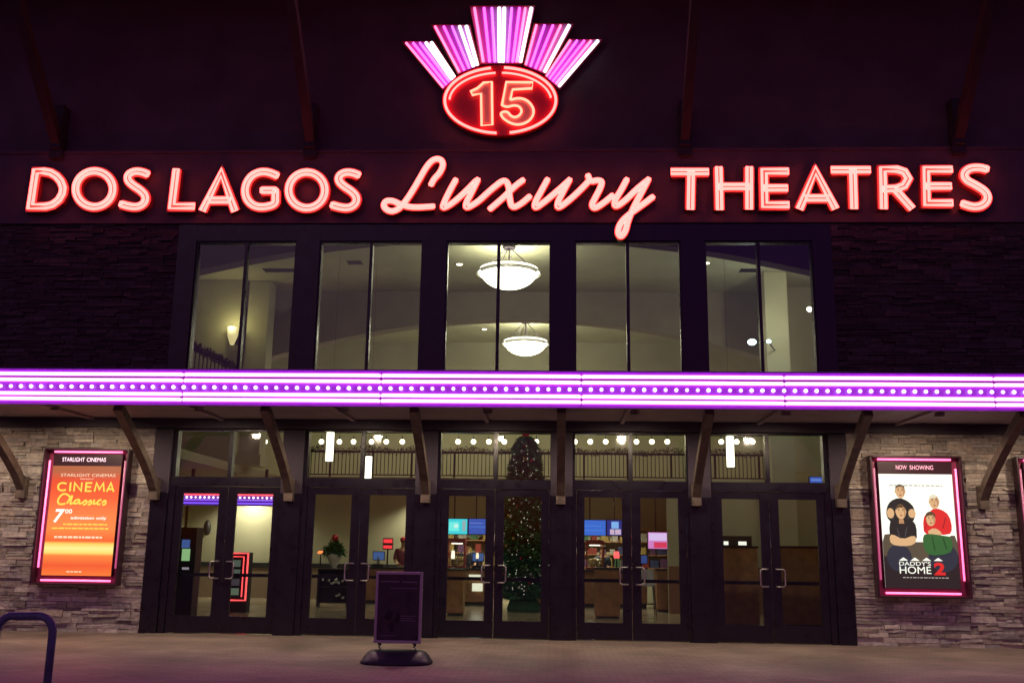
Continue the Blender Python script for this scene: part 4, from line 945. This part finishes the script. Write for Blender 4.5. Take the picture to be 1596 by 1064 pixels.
# ------------------------------------------------------------------ people in the lobby
def skin_mesh(bones, radii, name, m, parent, sub=2):
    """bones: dict name->pos, edges list"""
    pos, edges = bones; names = list(pos); me = bpy.data.meshes.new(name); org = WO[parent.name]
    me.from_pydata([tuple(Vector(pos[k])-org) for k in names], [(names.index(a), names.index(b)) for a, b in edges], [])
    o = bpy.data.objects.new(name, me); C.objects.link(o)
    md = o.modifiers.new('skin', 'SKIN'); md.use_smooth_shade = True
    for i, k in enumerate(names): r_ = radii[k]; o.data.skin_vertices[0].data[i].radius = r_ if isinstance(r_, tuple) else (r_, r_)
    o.data.skin_vertices[0].data[0].use_root = True
    s_ = o.modifiers.new('sub', 'SUBSURF'); s_.levels = sub; s_.render_levels = sub
    dg = bpy.context.evaluated_depsgraph_get(); me2 = bpy.data.meshes.new_from_object(o.evaluated_get(dg)); bpy.data.objects.remove(o, do_unlink=True)
    for p in me2.polygons: p.use_smooth = True
    me2.materials.clear(); me2.materials.append(M[m]); q = bpy.data.objects.new(name, me2); C.objects.link(q); q.parent = parent; WO[q.name] = org
    return q
def person(X, Y, label, shirt, cap=True, h=1.72, ang=0.0, armup=False):
    t = thing('person', (X,Y,0), label, 'person'); k = h/1.72; ca, sa = math.cos(ang), math.sin(ang)
    def P(x, y, z): x *= k; y *= k; return (X+x*ca-y*sa, Y+x*sa+y*ca, z*k)
    pos = {'pel': P(0,0,.95), 'bel': P(0,0,1.1), 'che': P(0,0,1.3), 'nek': P(0,0,1.46), 'nk2': P(0,-.01,1.52), 'chin': P(0,-.03,1.57), 'hed': P(0,-.01,1.66)}
    ed = [('pel','bel'),('bel','che'),('che','nek'),('nek','nk2'),('nk2','chin'),('chin','hed')]
    rad = {'pel': .15*k, 'bel': .135*k, 'che': .155*k, 'nek': .07*k, 'nk2': .055*k, 'chin': .075*k, 'hed': .098*k}
    for s, n_ in ((-1,'l'),(1,'r')):
        pos.update({'sh'+n_: P(s*.18,0,1.40), 'el'+n_: P(s*.24,-.03,1.13), 'wr'+n_: P(s*.20,-.22,1.08 if not armup else 1.2), 'hp'+n_: P(s*.09,0,.88), 'kn'+n_: P(s*.10,-.02,.50), 'an'+n_: P(s*.10,.02,.09), 'to'+n_: P(s*.12,-.14,.04)})
        ed += [('che','sh'+n_),('sh'+n_,'el'+n_),('el'+n_,'wr'+n_),('pel','hp'+n_),('hp'+n_,'kn'+n_),('kn'+n_,'an'+n_),('an'+n_,'to'+n_)]
        rad.update({'sh'+n_: .058*k, 'el'+n_: .042*k, 'wr'+n_: .028*k, 'hp'+n_: .085*k, 'kn'+n_: .055*k, 'an'+n_: .04*k, 'to'+n_: .035*k})
        base = Vector(P(s*.20,-.22,1.08 if not armup else 1.2))
        for fi in range(5):
            off = (-.034+.017*fi) if fi < 4 else -s*.035
            f1 = 'f%s%d' % (n_, fi); pos[f1] = P(s*.20+off, -.29 if fi < 4 else -.25, (1.07 if not armup else 1.2)); pos[f1+'b'] = P(s*.20+off*1.15, (-.345+.008*abs(fi-1.5)) if fi < 4 else -.30, 1.045 if not armup else 1.18)
            ed += [('wr'+n_, f1), (f1, f1+'b')]; rad[f1] = .010*k; rad[f1+'b'] = .008*k
    body = skin_mesh((pos, ed), rad, 'body', 'skin', t, 1)
    keys = ['pel','bel','che','shl','shr','ell','elr']
    skin_mesh(({q: pos[q] for q in keys}, [('pel','bel'),('bel','che'),('che','shl'),('che','shr'),('shl','ell'),('shr','elr')]), {'pel': .165*k,'bel': .155*k,'che': .175*k,'shl': .075*k,'shr': .075*k,'ell': .06*k,'elr': .06*k}, 'shirt', shirt, t, 1)
    keys = ['pel','hpl','hpr','knl','knr','anl','anr']
    skin_mesh(({q: pos[q] for q in keys}, [('pel','hpl'),('pel','hpr'),('hpl','knl'),('hpr','knr'),('knl','anl'),('knr','anr')]), {'pel': .16*k,'hpl': .1*k,'hpr': .1*k,'knl': .07*k,'knr': .07*k,'anl': .055*k,'anr': .055*k}, 'trousers', 'trous', t, 1)
    hx, hy, hz = pos['hed']
    bm = bmesh.new(); ball(bm, (hx,hy+.012,hz+.035), .105*k, 14, .85)
    for v in list(bm.verts):
        if v.co.z < hz+.01 and v.co.y < hy+.03: v.co.z = hz+.02+(v.co.z-hz)*.1
    obj('cap' if cap else 'hair', bm, 'capred' if cap else 'hair', t, smooth=True)
    if cap:
        bm = bmesh.new(); ball(bm, (hx,hy-.10,hz+.03), .07*k, 10, .15); obj('cap_brim', bm, 'capred', t, smooth=True)
    # eyes, nose and mouth (small)
    bm = bmesh.new()
    for s in (-1,1): ball(bm, (hx+s*.033, hy-.088, hz-.012), .011, 6)
    obj('eyes', bm, 'dark', t); bm = bmesh.new(); ball(bm, (hx, hy-.102, hz-.04), .014, 6, 1.3); obj('nose', bm, 'skin', t)
    bm = bmesh.new(); ball(bm, (hx, hy-.09, hz-.072), .02, 8, .3); obj('mouth', bm, 'redorn', t)
    return t
X = px(522, 850, 9.15)[0]; t = thing('holiday_urn', (X, 9.15, 1.0), 'pale urn of greenery topped by a red ball on the second bay rack', 'holiday decoration')
bm = bmesh.new(); lathe(bm, [(.10,0),(.07,.05),(.16,.22),(.20,.34),(.15,.40)], X, 9.15, 1.002, 18); obj('urn', bm, 'shirtw', t, smooth=True)
bm = bmesh.new(); needles(bm, [(X-.18,9.1,1.42),(X,9.15,1.62),(X+.18,9.1,1.42)], .16, 700, .09, rnd); obj('greenery', bm, 'leaf', t)
bm = bmesh.new(); ball(bm, (X,9.12,1.82), .10, 14); obj('ball_topper', bm, 'redorn', t, smooth=True)
b = pxbox(597, 612, 838, 856, 11.3, .06); t = thing('lit_red_sign', ((b[0]+b[1])/2, 11.3, 1.041), 'small glowing red sign standing on the counter behind the second bay right door', 'sign')
obj('panel', B((b[0],b[1],11.3,11.36,b[4],b[5])), 'dark', t); obj('lit_strip', B((b[0]+.02,b[1]-.02,11.29,11.299,b[5]-.14,b[5]-.03),(b[0]+.02,b[1]-.02,11.29,11.299,b[4]+.03,b[4]+.12)), fl('red strip glow', (.9,.04,.05), 1.3), t)
obj('pole', B(((b[0]+b[1])/2-.02,(b[0]+b[1])/2+.02,11.31,11.35,1.041,b[4])), 'dark', t)
X = px(628, 850, 11.9)[0]; person(X, 12.0, 'person in a red cap and maroon shirt at the right edge of the second bay', 'shirtr', h=1.85, ang=.3)
X = px(727, 860, 12)[0]; person(X, 12.2, 'dark haired person in a dark shirt at the snack counter behind the middle bay door', 'shirtb', cap=False, ang=.2, h=1.75)
X = px(940, 860, 12)[0]; person(X, 12.3, 'person in a dark shirt behind the counter of the fourth bay under the blue screens', 'shirtb', cap=False, ang=-.4, h=1.7)
# goods, cups and machines of the snack bar
rnd = random.Random(21)
obj('back_shelf', B(*[(-6.6,7.2,14.25,14.59,z_,z_+.03) for z_ in (1.05,1.45,1.85,2.25)]), 'wood', bld)
gc = {'red': (.22,.035,.03), 'blue': (.04,.055,.14), 'white': (.36,.35,.31), 'yellow': (.30,.22,.07), 'green': (.05,.12,.06), 'purple': (.11,.05,.12)}
gm = {k_: mat(k_+' package', c_, .4, var=.3, vscale=25) for k_, c_ in gc.items()}; protos = {}
for z_ in (1.08,1.48,1.88):
    x = -6.4
    while x < 7.0:
        k_ = rnd.choice(list(gc)); w_ = rnd.uniform(.14,.3)
        if k_ not in protos:
            o = obj('snack_package', B((x,x+.2,14.28,14.42,z_,z_+.26)), gm[k_], bevel=.008); protos[k_] = o
        else: o = protos[k_].copy(); C.objects.link(o); o.location = (x+w_/2, 14.35, z_)
        o.scale = (w_/.2, 1, rnd.uniform(.6,1.2)); tag(o, k_+' snack package among those filling the shelves behind the counter', 'snack package', k_+' snack packages on the bar shelves')
        x += w_+rnd.uniform(.02,.18)
for n_, (x_, y_, lab) in enumerate(((712,870,'glass popcorn machine lit yellow on the counter of the middle bay'),(927,866,'glass popcorn machine lit pale on the counter of the fourth bay'))):
    X, Zz = px(x_, y_, 11.3); t = thing('popcorn_machine', (X,11.3,1.041), lab, 'popcorn machine')
    obj('frame', B((X-.25,X-.22,11.1,11.13,1.041,1.75),(X+.22,X+.25,11.1,11.13,1.041,1.75),(X-.25,X-.22,11.5,11.53,1.041,1.75),(X+.22,X+.25,11.5,11.53,1.041,1.75),(X-.26,X+.26,11.08,11.55,1.75,1.88),(X-.26,X+.26,11.08,11.55,1.041,1.10)), gm['red'], t)
    bm = bmesh.new()
    for _ in range(120): ball(bm, (X+rnd.uniform(-.2,.2), 11.15+rnd.random()*.3, 1.12+rnd.random()*.22), .03, 5)
    q = obj('popcorn', bm, gm['yellow'], t, kind='stuff'); obj('lamp', B((X-.15,X+.15,11.2,11.4,1.72,1.745)), 'pend', t); plight(q, (X,11.3,1.66), 3, (1,.85,.5), .05)
for n_, (x_, lab) in enumerate(((1000,'dark cash register screen near the bar stool of the fourth bay'),(745,'dark cash register screen at the right of the middle bay door glass'),(590,'dark cash register screen on the counter of the second bay'))):
    X = px(x_, 870, 11.2)[0]; t = thing('cash_register', (X,11.2,1.041), lab, 'cash register')
    obj('base', B((X-.16,X+.16,11.1,11.4,1.041,1.12)), 'dark', t, bevel=.01); obj('pole', B((X-.02,X+.02,11.25,11.29,1.12,1.25)), 'dark', t)
    sc_ = obj('screen', B((X-.18,X+.18,11.22,11.25,1.22,1.48)), 'dark', t, bevel=.005); obj('display', B((X-.16,X+.16,11.214,11.219,1.24,1.46)), fl('register glow', (.05,.10,.28) if n_ else (.03,.06,.22), 1), sc_)
for n_, x_ in enumerate((-5.2,-3.3,-2.9,-.6,.1,1.9)):
    t = thing('cup_stack', (x_,11.25,1.041), '%s stack of pale paper cups from the left along the snack counter' % ordn[n_], 'cup stack', 'paper cup stacks on the counter')
    bm = bmesh.new(); lathe(bm, [(.03,0),(.045,.12)], x_, 11.25, 1.041, 12); obj('bottom_cup', bm, gm['white'], t)
    bm = bmesh.new()
    for k_ in range(9): lathe(bm, [(.045,0),(.049,.004),(.046,.016)], x_, 11.25, 1.165+k_*.018, 12)
    obj('cup_rims', bm, gm['white'], t)
# unseen ceiling lights added under the mezzanine to brighten the lower lobby
for i, (X, lab) in enumerate(((-9.6,'added fill light under the balcony behind the far left doors'),(-3.9,'added fill light under the balcony behind the second bay doors'),(-1.3,'added fill light under the balcony behind the middle doors'),(1.4,'added fill light under the balcony behind the fourth bay doors'))):
    disc('recessed_downlight', X, 12.6, 3.375, .09, 'down', lab, 'downlight', 'fill lights added under the balcony', 360)
X = px(995, 770, 8)[0]
S.render.engine = 'CYCLES'
S.cycles.use_denoising = True
S.cycles.max_bounces = 8; S.cycles.transparent_max_bounces = 12
S.cycles.sample_clamp_indirect = 4
